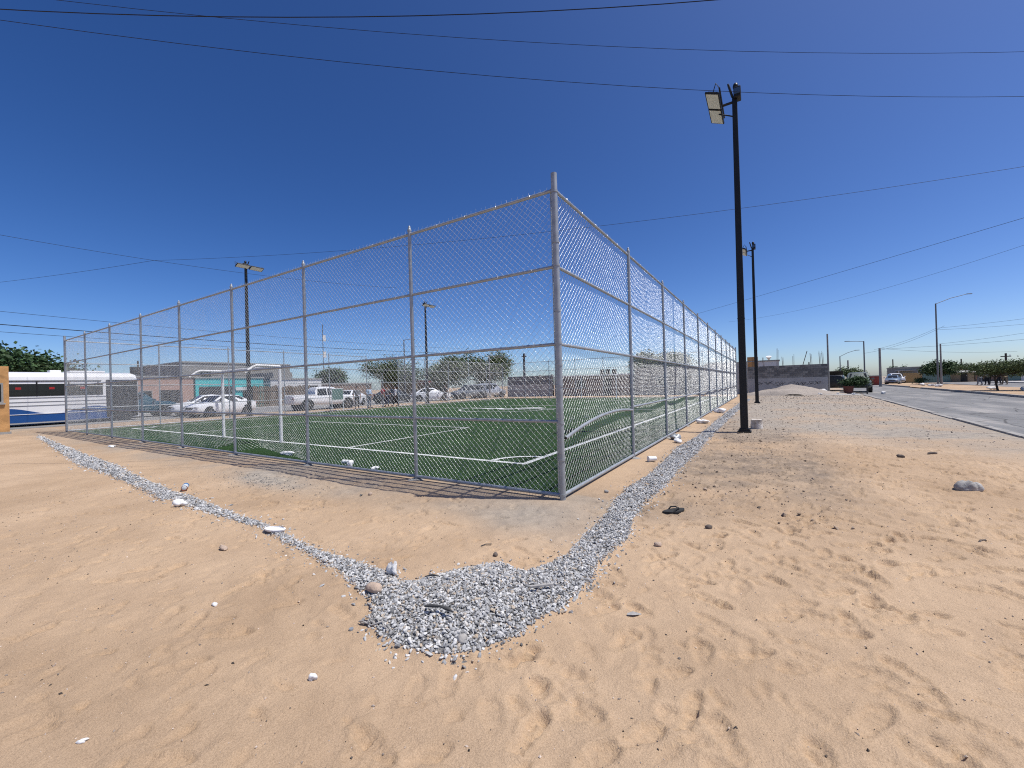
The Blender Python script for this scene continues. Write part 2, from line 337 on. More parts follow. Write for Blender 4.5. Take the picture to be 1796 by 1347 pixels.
def poly_dist(x, y, P):
    d = np.full(np.shape(x), 1e9)
    for i in range(len(P)):
        a = P[i - 1]; b = P[i]; ab = b - a; L2 = ab @ ab + 1e-12
        t = np.clip(((x - a[0]) * ab[0] + (y - a[1]) * ab[1]) / L2, 0, 1)
        d = np.minimum(d, np.hypot(x - a[0] - t * ab[0], y - a[1] - t * ab[1]))
    return d
def axis_pts(spans):
    out = []
    for a, b, s in spans: out.append(np.arange(a, b - s * 0.3, s))
    return np.unique(np.concatenate(out + [np.array([spans[-1][1]])]))
gx = axis_pts([(-700, -100, 60), (-100, -30, 5), (-30, -9, 0.35), (-9, -4.6, 0.06), (-4.6, 5.6, 0.0165), (5.6, 9, 0.07), (9, 30, 0.6), (30, 100, 5), (100, 700, 60)])
gy = axis_pts([(-500, -60, 60), (-60, -8, 2), (-8, -4.4, 0.12), (-4.4, 0.6, 0.0165), (0.6, 5, 0.04), (5, 12, 0.06), (12, 24, 0.16), (24, 45, 0.4), (45, 120, 5), (120, 900, 60)])
GX, GY = np.meshgrid(gx, gy, indexing='ij')
free = np.minimum(np.minimum(sstep(0.0, 0.5, np.maximum(GX - 0.05, -GY - 0.1)) , sstep(0, 1.2, 6.2 + 0.052 * GY - GX)), sstep(-24.5, -22.5, GX))
free = free * sstep(-40, -20, GY) * (1 - sstep(36, 42, GY))
GZ = 0.030 * vnoise(GX, GY, 1.7, 1) + 0.010 * vnoise(GX, GY, 0.6, 2) + 0.0045 * vnoise(GX, GY, 0.24, 3) + 0.004 * vnoise(GX, GY, 0.1, 4) + 0.0015 * vnoise(GX, GY, 0.045, 5) + 0.009 * np.maximum(0, vnoise(GX, GY, 0.11, 6)) ** 2 - 0.008 * np.maximum(0, vnoise(GX, GY, 0.14, 7)) ** 3 - 0.012
# low wind and shoe scuff ridges running diagonally across the sand
rd = (GX * 0.45 + GY * 0.9)
GZ += 0.004 * np.sin(rd * 21 + 5 * vnoise(GX, GY, 0.9, 8)) * sstep(-0.2, 0.5, vnoise(GX, GY, 0.8, 9))
def stamp(x, y, ang, ln, wd, dep):
    R = ln * 0.8
    i0, i1 = np.searchsorted(gx, [x - R, x + R]); j0, j1 = np.searchsorted(gy, [y - R, y + R])
    if i1 - i0 < 3 or j1 - j0 < 3: return
    X = GX[i0:i1, j0:j1] - x; Y = GY[i0:i1, j0:j1] - y
    a = X * math.cos(ang) + Y * math.sin(ang); b = -X * math.sin(ang) + Y * math.cos(ang)
    # shoe outline: ball of the foot and heel, a flat bottom with steep sides, a thin pushed-up rim and tread bars
    qa = np.sqrt(((a - ln * 0.13) / (ln * 0.36)) ** 2 + (b / (wd * 0.50)) ** 2); qb = np.sqrt(((a + ln * 0.29) / (ln * 0.22)) ** 2 + (b / (wd * 0.40)) ** 2)
    q = np.minimum(qa, qb) + 0.10 * vnoise(GX[i0:i1, j0:j1], GY[i0:i1, j0:j1], 0.05, 40)
    ins = 1 - sstep(0.80, 1.02, q)
    rim = np.exp(-((q - 1.15) / 0.14) ** 2) * (1 + 0.6 * vnoise(GX[i0:i1, j0:j1], GY[i0:i1, j0:j1], 0.07, 41))
    tread = 0.20 * np.sign(np.sin(a * 2 * PI / 0.052)) * ins if ln > 0.2 else 0
    tilt = 1 + 0.55 * a / (ln / 2)
    GZ[i0:i1, j0:j1] += -dep * ins * tilt + dep * 0.55 * rim + dep * tread
fr = np.random.default_rng(21)
nst = 0
while nst < 1500:
    x = fr.uniform(-7, 6.2); y = fr.uniform(-4.6, 7.0)
    if (x < 0.2 and y > -0.4): continue
    if x < 0.6 and fr.random() < 0.7: continue
    ang = (0.9 if fr.random() < 0.6 else 2.6) + fr.normal(0, 0.5)
    stamp(x, y, ang, fr.uniform(0.22, 0.31), fr.uniform(0.085, 0.12), fr.uniform(0.007, 0.019)); nst += 1
for _ in range(2200):   # half-erased toe and heel marks
    x = fr.uniform(-7, 6.2); y = fr.uniform(-4.6, 5.0)
    stamp(x, y, fr.uniform(0, PI), fr.uniform(0.07, 0.16), fr.uniform(0.035, 0.08), fr.uniform(0.005, 0.013))
_gd = in_poly(GX, GY, GRAVEL)
GZ = GZ * free
GZ[_gd] *= 0.5
def hz(x, y):
    i = np.clip(np.searchsorted(gx, x) - 1, 0, len(gx) - 2); j = np.clip(np.searchsorted(gy, y) - 1, 0, len(gy) - 2)
    fx = (x - gx[i]) / (gx[i + 1] - gx[i]); fy = (y - gy[j]) / (gy[j + 1] - gy[j])
    return (GZ[i, j] * (1 - fx) * (1 - fy) + GZ[i + 1, j] * fx * (1 - fy) + GZ[i, j + 1] * (1 - fx) * fy + GZ[i + 1, j + 1] * fx * fy)
def grid_faces(n, m):
    i = np.arange(n - 1)[:, None]; j = np.arange(m - 1)[None, :]; a = (i * m + j).ravel()
    return np.stack([a, a + m, a + m + 1, a + 1], 1)
me = np_mesh('ground', np.stack([GX.ravel(), GY.ravel(), GZ.ravel()], 1), grid_faces(len(gx), len(gy)), True)
# soil colours: R = darker trodden soil, G = grey stony soil
n1 = vnoise(GX, GY, 1.1, 11) * 0.6 + vnoise(GX, GY, 0.35, 12) * 0.4
R_ = np.maximum(sstep(1.5, 0.2, np.abs(GY + 0.2)) * (GX < 0.6) * 0.75, sstep(1.9, 0.4, np.abs(GX - 1.9)) * sstep(0.0, 1.8, GY) * 1.25)
R_ = np.maximum(R_, sstep(1.0, 0.1, poly_dist(GX, GY, np.array([(0.6, -0.4), (1.5, 0.6)]))) * 0.6)
R_ = np.clip(R_ * (0.75 + 0.9 * n1), 0, 1)
R_ = np.maximum(R_, 0.55 * sstep(-23, -26, GX))
G_ = sstep(7, 14, GY + GX * 0.7) * sstep(0.3, 2, GX) * 1.0 + 0.5 * sstep(1.25, 0.45, np.abs(GY + 0.35)) * (GX < 0.7) * (GY < 0.3) * sstep(-0.6, 0.5, vnoise(GX, GY, 0.8, 14) + 0.35) + 0.12 * np.exp(-(((GX - 0.1) / 1.0) ** 2 + ((GY + 0.5) / 0.55) ** 2)) + np.exp(-(((GX + 4.9) / 1.1) ** 2 + ((GY + 1.2) / 0.35) ** 2)) * 0.95 + np.exp(-(((GX - 5.6) / 1.5) ** 2 + ((GY - 9.4) / 0.9) ** 2))
G_ = np.clip(G_ * (0.85 + 0.7 * n1), 0, 1)
at = me.color_attributes.new('soil', 'FLOAT_COLOR', 'POINT')
at.data.foreach_set('color', np.stack([R_.ravel(), G_.ravel(), 0 * R_.ravel(), np.ones(R_.size)], 1).astype(np.float32).ravel())
obj('ground', me, 'sand', kind='structure')

# crushed-stone drain: a bed that follows the ground and the loose stones on it
bx = np.arange(-5.4, 1.4, 0.04); 
def gravel_h(x, y):
    d = poly_dist(x, y, GRAVEL); pile = np.exp(-(((x - 0.45) / 0.75) ** 2 + ((y + 2.5) / 0.65) ** 2))
    return np.minimum(d * 0.2, 0.008 + 0.035 * pile)
bv = []; bf = []
def bed_patch(x0, x1, y0, y1, s):
    xs = np.arange(x0, x1 + s * 0.5, s); ys = np.arange(y0, y1 + s * 0.5, s)
    X, Y = np.meshgrid(xs, ys, indexing='ij'); ins = in_poly(X, Y, GRAVEL)
    Z = hz(X, Y) + np.where(ins, gravel_h(X, Y) - 0.004, -0.03)
    F = grid_faces(len(xs), len(ys)); keep = ins.ravel()[F].any(1); n = sum(len(v) for v in bv)
    bv.append(np.stack([X.ravel(), Y.ravel(), Z.ravel()], 1)); bf.append(F[keep] + n)
bed_patch(-5.0, 1.3, -3.3, 1.0, 0.05); bed_patch(0.3, 1.3, 1.0, 30.0, 0.08); bed_patch(-23.2, -5.0, -2.7, -0.8, 0.08)
obj('gravel_bed', np_mesh('gravel_bed', np.concatenate(bv), np.concatenate(bf), True), 'gravelbed', kind='structure')

def scatter_stones(pts, size, seed, flat=0.6, low=False):
    """many small angular stones as one mesh: pts (n,3) centres, size (n,) mean radius"""
    r = np.random.default_rng(seed); t = (1 + 5 ** 0.5) / 2
    ico = np.array([(-1, t, 0), (1, t, 0), (-1, -t, 0), (1, -t, 0), (0, -1, t), (0, 1, t), (0, -1, -t), (0, 1, -t), (t, 0, -1), (t, 0, 1), (-t, 0, -1), (-t, 0, 1)]) / math.sqrt(1 + t * t)
    fc = np.array([(0, 11, 5), (0, 5, 1), (0, 1, 7), (0, 7, 10), (0, 10, 11), (1, 5, 9), (5, 11, 4), (11, 10, 2), (10, 7, 6), (7, 1, 8), (3, 9, 4), (3, 4, 2), (3, 2, 6), (3, 6, 8), (3, 8, 9), (4, 9, 5), (2, 4, 11), (6, 2, 10), (8, 6, 7), (9, 8, 1)])
    if low: ico = np.array([(1, 0, 0), (0, 1, 0), (-1, 0, 0), (0, -1, 0), (0, 0, 1), (0, 0, -1.0)]); fc = np.array([(0, 1, 4), (1, 2, 4), (2, 3, 4), (3, 0, 4), (1, 0, 5), (2, 1, 5), (3, 2, 5), (0, 3, 5)])
    n = len(pts); nv = len(ico)
    V = np.repeat(ico[None], n, 0) * r.uniform(0.72, 1.25, (n, nv, 1))
    V = V * np.stack([r.uniform(0.9, 1.6, n), r.uniform(0.65, 1.1, n), r.uniform(flat * 0.7, flat * 1.4, n)], 1)[:, None, :]
    a = r.normal(0, 0.5, n); b = r.normal(0, 0.5, n); c = r.uniform(0, 2 * PI, n)
    def rot(V, ang, i, j):
        ca, sa = np.cos(ang)[:, None], np.sin(ang)[:, None]; x = V[:, :, i].copy(); y = V[:, :, j].copy(); V[:, :, i] = x * ca - y * sa; V[:, :, j] = x * sa + y * ca
    rot(V, a, 1, 2); rot(V, b, 0, 2); rot(V, c, 0, 1)
    V = V * size[:, None, None] + pts[:, None, :]
    F = (fc[None] + (np.arange(n) * nv)[:, None, None]).reshape(-1, 3)
    return V.reshape(-1, 3), F
def stone_cover(x0, x1, y0, y1, s, rad, seed, spill=0.0):
    r = np.random.default_rng(seed); X, Y = np.meshgrid(np.arange(x0, x1, s), np.arange(y0, y1, s)); X = X.ravel() + r.uniform(-s, s, X.size) * 0.6; Y = Y.ravel() + r.uniform(-s, s, Y.size) * 0.6
    ins = in_poly(X, Y, GRAVEL); d = poly_dist(X, Y, GRAVEL)
    keep = (ins & (r.random(X.size) < 0.55 + d * 8)) | (~ins & (r.random(X.size) < np.exp(-d / 0.045) * 0.22 * (d < 0.3)))
    X = X[keep]; Y = Y[keep]; ins = ins[keep]; sz = rad * np.clip(np.exp(r.normal(0, 0.30, X.size)), 0.5, 1.75)
    Z = hz(X, Y) + np.where(ins, gravel_h(X, Y), 0) + sz * np.where(d[keep] < 0.08, 0.05, 0.25)
    return scatter_stones(np.stack([X, Y, Z], 1), sz, seed + 1)
SV = []; SF = []
for a in [(-3.0, 1.35, -3.35, 0.3, 0.0155, 0.0092, 5), (0.3, 1.35, 0.3, 4.0, 0.020, 0.0105, 6), (0.3, 1.35, 4.0, 12, 0.029, 0.0135, 7), (0.3, 1.35, 12, 30, 0.055, 0.02, 8), (-7.0, -3.0, -2.8, -1.9, 0.022, 0.011, 9), (-12, -7.0, -2.6, -1.5, 0.034, 0.0135, 10), (-23.3, -12, -2.4, -0.7, 0.055, 0.018, 11)]:
    v, f = stone_cover(*a); SF.append(f + sum(len(q) for q in SV)); SV.append(v)
obj('crushed_gravel', np_mesh('crushed_gravel', np.concatenate(SV), np.concatenate(SF)), 'stone', label='grey crushed gravel strip and pile around the fence corner', kind='stuff')
# loose pebbles and crumbs on the sand
pr_ = np.random.default_rng(31); PX = pr_.uniform(-8, 6.4, 24000); PY = -4.6 + 13 * pr_.random(24000) ** 1.3
k = ~((PX < 0.25) & (PY > -0.3)) & (pr_.random(24000) < 0.35 + 0.65 * sstep(-0.2, 0.6, vnoise(PX, PY, 0.7, 15)))
PX = PX[k]; PY = PY[k]; ps = np.minimum(0.0032 * np.exp(pr_.normal(0, 0.5, PX.size)), 0.0075)
fx_ = pr_.uniform(1.3, 8.6, 7000); fy_ = pr_.uniform(7, 37, 7000); kf = fx_ < 6.3 + 0.052 * fy_; fx_ = fx_[kf]; fy_ = fy_[kf]; PX = np.concatenate([PX, fx_]); PY = np.concatenate([PY, fy_]); ps = np.concatenate([ps, np.minimum(0.0075 * np.exp(pr_.normal(0, 0.5, fx_.size)) * (0.6 + fy_ / 25), 0.03)])
v, f = scatter_stones(np.stack([PX, PY, hz(PX, PY) + ps * 0.3], 1), ps, 33, 0.8, True)
M['pebble'] = mat('pebbles', (0.36, 0.30, 0.25), 0.95, 0, 0, 5, 0, 40, 0.95)
obj('pebbles', np_mesh('pebbles', v, f), 'pebble', label='small pebbles scattered over the sand', kind='stuff')
ncl = 2600; cx_ = pr_.normal(1.9, 0.75, ncl); cy_ = pr_.uniform(0.2, 12, ncl); k = (cx_ > 1.05) & (cx_ < 5); cx_ = cx_[k]; cy_ = cy_[k]; ps = 0.0065 * np.exp(pr_.normal(0, 0.6, cx_.size))
v, f = scatter_stones(np.stack([cx_, cy_, hz(cx_, cy_) + ps * 0.3], 1), ps, 35, 0.7, True)
M['clod'] = mat('clods', (0.30, 0.235, 0.18), 0.97, 0, 0, 5, 0, 40, 0.5)
obj('soil_clods', np_mesh('soil_clods', v, f), 'clod', label='dark clods of soil beside the gravel strip', kind='stuff')
ncl = 420; cx_ = pr_.normal(-4.9, 0.75, ncl); cy_ = pr_.normal(-1.22, 0.2, ncl); ps = 0.0065 * np.exp(pr_.normal(0, 0.4, ncl))
v, f = scatter_stones(np.stack([cx_, cy_, hz(cx_, cy_) + ps * 0.3], 1), ps, 36, 0.7, True)
M['dkpeb'] = mat('dark_pebbles', (0.15, 0.145, 0.14), 0.97, 0, 0, 5, 0, 40, 0.5)
obj('dark_pebbles', np_mesh('dark_pebbles', v, f), 'dkpeb', label='patch of dark pebbles on the sand before the left fence', kind='stuff')

# ------------------------------------------------------------------ roads
RS = 0.052
def road_strip(x0, x1, y0, y1, z, n=40, wob=0.0, seed=1):
    ys = np.linspace(y0, y1, n); V = []
    for y in ys:
        w = wob * float(vnoise(y, 0, 2.5, seed))
        V += [(x0 + w + RS * y, y, z), (x1 + RS * y, y, z)]
    F = [(2 * i, 2 * i + 1, 2 * i + 3, 2 * i + 2) for i in range(n - 1)]
    b = MB(); b.add(V, F); return b
obj('road', road_strip(6.75, 12.7, -120, 420, 0.008, 240, 0.10), 'asphalt', kind='structure')
obj('road', road_strip(18.6, 25.6, -120, 90, 0.008, 120, 0.10, 3), 'asphalt', kind='structure')
def kerb(x0, x1, y0, y1, z1, gaps=(), step=4.0, seed=1):
    b = MB(); r = random.Random(seed); y = y0
    while y < y1:
        ye = min(y + step, y1)
        if not any(a < (y + ye) / 2 < c for a, c in gaps):
            j = r.uniform(-0.02, 0.02); zz = z1 + r.uniform(-0.015, 0.01)
            q = [(x0 + j + RS * y, y, -0.05), (x1 + j + RS * y, y, -0.05), (x1 + j + RS * ye, ye - 0.02, -0.05), (x0 + j + RS * ye, ye - 0.02, -0.05)]
            b.add(q + [(p[0], p[1], zz) for p in q], [(0, 3, 2, 1), (4, 5, 6, 7), (0, 1, 5, 4), (1, 2, 6, 5), (2, 3, 7, 6), (3, 0, 4, 7)])
        y = ye
    return b
obj('kerb', kerb(6.55, 6.72, 4.0, 36.5, 0.045, [(26.5, 27.6)], 2.5), 'kerb', kind='structure')
obj('kerb', kerb(12.75, 12.95, -100, 300, 0.15, [(30.5, 33.5), (52, 60)], 3.0, 2), 'kerb', kind='structure')
obj('kerb', kerb(18.35, 18.55, -100, 88, 0.15, [(48, 60)], 3.0, 3), 'kerb', kind='structure')
obj('median', road_strip(12.9, 18.4, -100, 88, 0.09, 60), 'sand', kind='structure')
obj('pavement', road_strip(25.7, 29.0, -100, 88, 0.10, 60), 'concrete_l', kind='structure')
obj('kerb', kerb(25.55, 25.72, -100, 88, 0.13, (), 3.0, 4), 'kerb', kind='structure')
# dusty street on the far (left-hand) side of the pitch
b = MB(); b.add([(-38, -60, 0.008), (-29.4, -60, 0.008), (-29.2, 38.5, 0.008), (-38, 38.5, 0.008)], [(0, 1, 2, 3)]); obj('street', b, 'asphalt', kind='structure')
b = MB(); b.box(-39.6, -38.0, -60, 38.5, -0.05, 0.12); obj('pavement', b, 'concrete_l', kind='structure')
# concrete apron by the corner wall
b = MB(); b.add([(6.2, 36.8, 0.012), (8.5, 36.9, 0.012), (8.9, 44, 0.012), (6.9, 44, 0.012)], [(0, 1, 2, 3)]); obj('pavement', b, 'concrete_l', kind='structure')

# ------------------------------------------------------------------ pitch
FU, FV = 23.74, 34.66      # enclosure size
turf = obj('turf', MB().box(-FU + 0.10, -0.10, 0.10, FV - 0.1, -0.05, 0.022), 'turf', kind='structure')
LZ = 0.027
def strip(pts, w=0.09, closed=False):
    b = MB(); P = [Vector((p[0], p[1], 0)) for p in pts]; n = len(P); vs = []
    for i in range(n):
        a = P[(i - 1) % n] if closed or i > 0 else P[i]; c = P[(i + 1) % n] if closed or i < n - 1 else P[i]
        t = (c - a).normalized(); nn = Vector((-t.y, t.x, 0)) * w / 2
        vs += [P[i] + nn + Vector((0, 0, LZ)), P[i] - nn + Vector((0, 0, LZ))]
    m = n if closed else n - 1
    b.add(vs, [(2 * i, 2 * i + 1, (2 * i + 3) % (2 * n), (2 * i + 2) % (2 * n)) for i in range(m)]); return b
def arc(cx, cy, r, a0, a1, n=24): return [(cx + r * math.cos(a0 + (a1 - a0) * i / n), cy + r * math.sin(a0 + (a1 - a0) * i / n)) for i in range(n + 1)]
U0, U1, V0, V1 = 1.6, 22.1, 1.75, 32.9; UC = 11.7; VC = (V0 + V1) / 2
LN = [('goal_line', [(-U0 + 0.05, V0), (-U1 - 0.05, V0)]), ('touch_line', [(-U0, V0 + .05), (-U0, V1 - .05)]), ('touch_line', [(-U1, V0 + .05), (-U1, V1 - .05)]), ('goal_line', [(-U0 + 0.05, V1), (-U1 - 0.05, V1)]),
      ('halfway_line', [(-U0 - .05, VC), (-U1 + .05, VC)]),
      ('penalty_area_line', [(-6.8, V0 + .05), (-6.8, 6.7), (-16.3, 6.7), (-16.3, V0 + .05)]), ('penalty_area_line', [(-6.8, V1 - .05), (-6.8, V1 - 4.9), (-16.3, V1 - 4.9), (-16.3, V1 - .05)]),
      ('corner_arc', arc(-U0, V0, 0.75, PI / 2 + 0.06, PI - 0.06)), ('corner_arc', arc(-U1, V0, 0.75, 0.06, PI / 2 - 0.06)), ('corner_arc', arc(-U0, V1, 0.75, PI + 0.06, PI * 1.5 - 0.06)), ('corner_arc', arc(-U1, V1, 0.75, 1.5 * PI + .06, 2 * PI - .06))]
for i, (nm, p) in enumerate(LN):
    global_z = LZ; LZ = 0.027 + 0.0007 * i
    obj(nm, strip(p, 0.12 if i < 2 else 0.10), 'line', turf)
LZ = 0.036
obj('centre_circle', strip(arc(-UC, VC, 3.3, 0, 2 * PI * 63 / 64, 63), 0.1, True), 'line', turf)
er = random.Random(4); LZ = 0.038
for i in range(7):   # worn white emblem painted in the circle
    ax = -UC - 1.6 + i * 0.55 + er.uniform(-0.2, 0.2); ay = VC + er.uniform(-0.9, 0.7); an = er.uniform(-0.6, 0.6); LZ += 0.0008
    obj('painted_emblem', strip([(ax + t * math.cos(an) + 0.15 * math.sin(t * 4 + i), ay + t * math.sin(an) + 0.25 * math.cos(t * 3 + i)) for t in np.linspace(-0.7, 0.9, 9)], er.uniform(0.18, 0.4)), 'line', turf)
# short synthetic blades in the near part of the pitch
nb = 90000; r_ = np.random.default_rng(41); bxp = -0.12 - 12.5 * r_.random(nb) ** 1.4; byp = 0.12 + 9 * r_.random(nb) ** 1.5
lean = r_.normal(0, 0.012, (nb, 2)); ang = r_.uniform(0, PI, nb); hh = r_.uniform(0.014, 0.034, nb); wd = 0.0028
dx = np.cos(ang) * wd; dy = np.sin(ang) * wd; z0 = np.full(nb, 0.02)
V = np.stack([np.stack([bxp - dx, byp - dy, z0], 1), np.stack([bxp + dx, byp + dy, z0], 1), np.stack([bxp + lean[:, 0], byp + lean[:, 1], z0 + hh], 1)], 1).reshape(-1, 3)
obj('turf_blades', np_mesh('turf_blades', V, np.arange(nb * 3).reshape(-1, 3)), 'blade', turf, kind='stuff')

# ------------------------------------------------------------------ chain-link fences
PITCH = 0.0445
def chain(width, height, seed=0, wave=0.018, warp=None, cut=None, rw=0.0017, z0=0.075):
    """zig-zag wires of a chain-link roll; every straight length between two knuckles is a 4-sided rod"""
    nw = int(round(width / PITCH)); ns = int(round((height - z0 + 0.035) / PITCH))
    i = np.arange(nw)[:, None]; k = np.arange(ns + 1)[None, :]
    px = (width / nw)
    x = i * px + np.where((k + i) % 2 == 0, 0, px) + 0 * k; x = np.where(i % 2 == 0, i * px + (k % 2) * px, i * px + ((k + 1) % 2) * px)
    z = z0 + k * PITCH + 0 * i; y = np.where(k % 2 == 0, 0.0022, -0.0022) + 0 * i
    env = np.sin(np.clip(x / width, 0, 1) * PI) 
    y = y + wave * env * (vnoise(x, z, 0.9, seed) + 0.5 * vnoise(x, z, 0.35, seed + 5))
    if warp: x, y, z = warp(x, y, z, env)
    A = np.stack([x[:, :-1], y[:, :-1], z[:, :-1]], -1).reshape(-1, 3); B = np.stack([x[:, 1:], y[:, 1:], z[:, 1:]], -1).reshape(-1, 3)
    if cut is not None:
        kp = ~cut((A[:, 0] + B[:, 0]) / 2, (A[:, 2] + B[:, 2]) / 2); A = A[kp]; B = B[kp]
    # barbs above the top rail
    tx = np.arange(0, nw, 2) * px + 0.5 * px; ta = np.stack([tx, 0 * tx, np.full(tx.shape, z.max() - 0.01)], 1); tb = ta + np.stack([RNG.normal(0, 0.004, tx.size), RNG.normal(0, 0.006, tx.size), RNG.uniform(0.03, 0.05, tx.size)], 1)
    A = np.concatenate([A, ta]); B = np.concatenate([B, tb])
    T = B - A; T /= np.linalg.norm(T, axis=1, keepdims=True); Yv = np.array([0, 1.0, 0]); N1 = Yv - T * (T @ Yv)[:, None]; N1 /= np.linalg.norm(N1, axis=1, keepdims=True); N2 = np.cross(T, N1)
    V = []
    for e in (A, B):
        for j in range(4):
            a = 2 * PI * j / 4 + 0.785; V.append(e + (N1 * math.cos(a) + N2 * math.sin(a)) * rw)
    n = len(A); V = np.stack(V, 1).reshape(-1, 3); o = (np.arange(n) * 8)[:, None]
    F = np.concatenate([o + np.array([[j, (j + 1) % 4, 4 + (j + 1) % 4, 4 + j]]) for j in range(4)])
    return np_mesh('chain_link', V, F, True)
FH = 4.0
def ring(r0, r1, h, n=12):
    b = MB(); b.tube([(0, 0, 0), (0, 0, h)], r1, n); return b
me_post = MB().tube([(0, 0, -0.3), (0, 0, FH + 0.03)], 0.030, 12).mesh('post', 40)
me_cap = MB().loft([[(0.034 * q * math.cos(t), 0.034 * q * math.sin(t), zz) for t in np.linspace(0, 2 * PI, 11)[:-1]] for q, zz in ((1, 0), (1.05, 0.02), (0.75, 0.045), (0.6, 0.06), (0.62, 0.075), (0.3, 0.092))]).mesh('post_cap', 50)
me_corner = MB().tube([(0, 0, -0.3), (0, 0, FH + 0.2)], 0.040, 14).mesh('corner_post', 40)
me_band = MB().tube([(0, 0, 0), (0, 0, 0.028)], 0.047, 14).mesh('band', 40)
me_pband = MB().tube([(0, 0, 0), (0, 0, 0.028)], 0.036, 12).mesh('band', 40)
me_foot = [MB().rock((0, 0, -0.01), (0.13, 0.11, 0.035), 80 + k, 2, .3).mesh('footing', 50) for k in range(3)]
me_lug = MB().box(0.035, 0.085, -0.012, 0.012, 0.0, 0.028).mesh('lug')
RAILS = [0.055, 1.0, 2.0, 3.0, 3.985]
def rail_mesh(w, r=0.0215, off=0.0, sag=0.0):
    return MB().tube([(0.02, off, 0), (w * 0.25, off, -sag * 0.7), (w * 0.5, off, -sag), (w * 0.75, off, -sag * 0.7), (w - 0.02, off, 0)], r, 10).mesh('rail', 40)
CH = {}
def fence(name, label, loc, rz, sgn, spans, special=None, corner0=False, corner1=False, gate=None, near=True):
    """x runs along the fence, y*sgn points out of the pitch"""
    root = thing(name, label, 'fence', loc, rz, 'chain-link fences around the pitch')
    rails = {}; x = 0.0; posts = [0.0]
    for w in spans: posts.append(posts[-1] + w)
    for i, p in enumerate(posts):
        if (i == 0 and not corner0) or (i == len(posts) - 1 and not corner1): continue
        if i == 0 or i == len(posts) - 1:
            o = obj('corner_post', me_corner, 'galv', root, loc=(p, 0, 0))
            if near and i == 0:
                for zz in [0.05, 0.5, 0.97, 1.45, 1.72, 2.0, 2.42, 3.0, 3.3, 3.95]:
                    obj('band', me_band, 'galv', o, loc=(0, 0, zz))
        else:
            o = obj('post', me_post, 'galv', root, loc=(p, 0.004 * random.uniform(-1, 1), 0)); o.rotation_euler = (random.uniform(-.003, .003), random.uniform(-.003, .003), 0)
            obj('post_cap', me_cap, 'galv', o, loc=(0, 0, FH + 0.03))
            if near and i < 6:
                for zz in RAILS[1:4]: obj('band', me_pband, 'galv', o, loc=(0, 0, zz - 0.014))
                obj('footing', me_foot[i % 3], 'concrete', o, loc=(0, 0, 0.0), rz=i * 1.3)
    base = {}
    for i, w in enumerate(spans):
        key = round(w, 2)
        for j, zz in enumerate(RAILS):
            if special and special.get((i, j)) == 'none': continue
            kk = (key, 'b' if j == 0 else 'r')
            if kk not in rails: rails[kk] = rail_mesh(w, 0.026 if j == 0 else 0.0215)
            obj('rail', rails[kk], 'galv', root, loc=(posts[i], 0, zz + (special or {}).get(('dz', i, j), 0)))
        if gate and i == gate: continue
        if special and ('mesh', i) in special: me_ = special[('mesh', i)]
        else:
            kk = (key, i % 2)
            if kk not in CH: CH[kk] = chain(w - 0.03, FH, seed=i * 3 + 2, wave=0.02)
            me_ = CH[kk]
        if not me_.materials: me_.materials.append(M['wire'])
        obj('chain_link', me_, 'wire', root, loc=(posts[i] + 0.015, -sgn * 0.027, 0))
    return root, base
SL = [2.6] + [3.02] * 7; SR = [3.25] + [3.141] * 10
def warp_curl(x, y, z, env):      # bottom of the roll pulled loose and pushed in, curled near the far post
    k = np.clip(1 - (z - 0.07) / 1.0, 0, 1) ** 1.6; g = sstep(0.0, 0.9, x) * (1 - 0.85 * sstep(2.35, 2.95, x))
    return x - 0.05 * k * g * np.sin(x * 2), y + 0.32 * k * g * (0.5 + 0.5 * sstep(0.6, 2.6, x)), z + 0.10 * k * g * sstep(0.9, 2.9, x)
def warp_bulge(amp, zc, sd):
    def f(x, y, z, env): return x, y + amp * env * np.exp(-((z - zc) / 0.45) ** 2), z
    return f
spl = {('mesh', 2): None}
# left-hand fence: local x along -X, outward = -Y  (rz = 180 deg so local +y = -Y, i.e. sgn +1; the mesh leans inwards with -y)
def inward(fn): return lambda x, y, z, env: (lambda a: (a[0], -a[1], a[2]))(fn(x, -y, z, env))
spl = {('mesh', 2): chain(3.0, FH, 61, 0.02, inward(warp_curl)),
       ('mesh', 3): chain(3.0, FH, 62, 0.03, inward(warp_bulge(0.12, 0.3, 1)), cut=lambda x, z: z < 0.30 * (1 - x / 1.7)),
       ('mesh', 1): chain(3.0, FH, 63, 0.025, inward(warp_bulge(0.03, 0.3, 1))),
       ('mesh', 4): chain(3.0, FH, 64, 0.03, inward(warp_bulge(0.14, 0.25, 1)))}
f1, _ = fence('chain_link_fence', 'chain-link fence side on the left, facing the camera behind the goal', (0, 0, 0), PI, 1, SL, spl, corner0=True, corner1=True)
# right-hand fence: local x along +Y, local +y = -X so outward is sgn -1; mesh leans inwards with +y
sprt = {(0, 1): 'none', ('dz', 0, 3): 0.0}
for i in (0, 1, 2): sprt[('mesh', i)] = chain(SR[i] - 0.03, FH, 70 + i, 0.012, warp_bulge(0.02 + 0.025 * (i > 0), 0.88, 1))
for i in range(3, 11): sprt[('mesh', i)] = sprt[('mesh', 1 + i % 2)]
f2, _ = fence('chain_link_fence', 'chain-link fence side receding on the right, with a bent loose rail', (0, 0, 0), PI / 2, -1, SR, sprt, corner0=False, corner1=True)
bent = [(0.02 + 3.2 * t, -0.055 + 0.05 * t, 0.79 + 0.62 * t - 0.47 * t * t) for t in np.linspace(0, 1, 12)]
bo = obj('rail', MB().tube(bent, 0.0235, 12), 'galv', f2, 40); bo['label'] = 'bent rail hanging loose at the corner post'
obj('rail_bore', MB().tube([(0.016, -0.0552, 0.7895), (0.022, -0.055, 0.791)], 0.017, 12), 'black', bo)
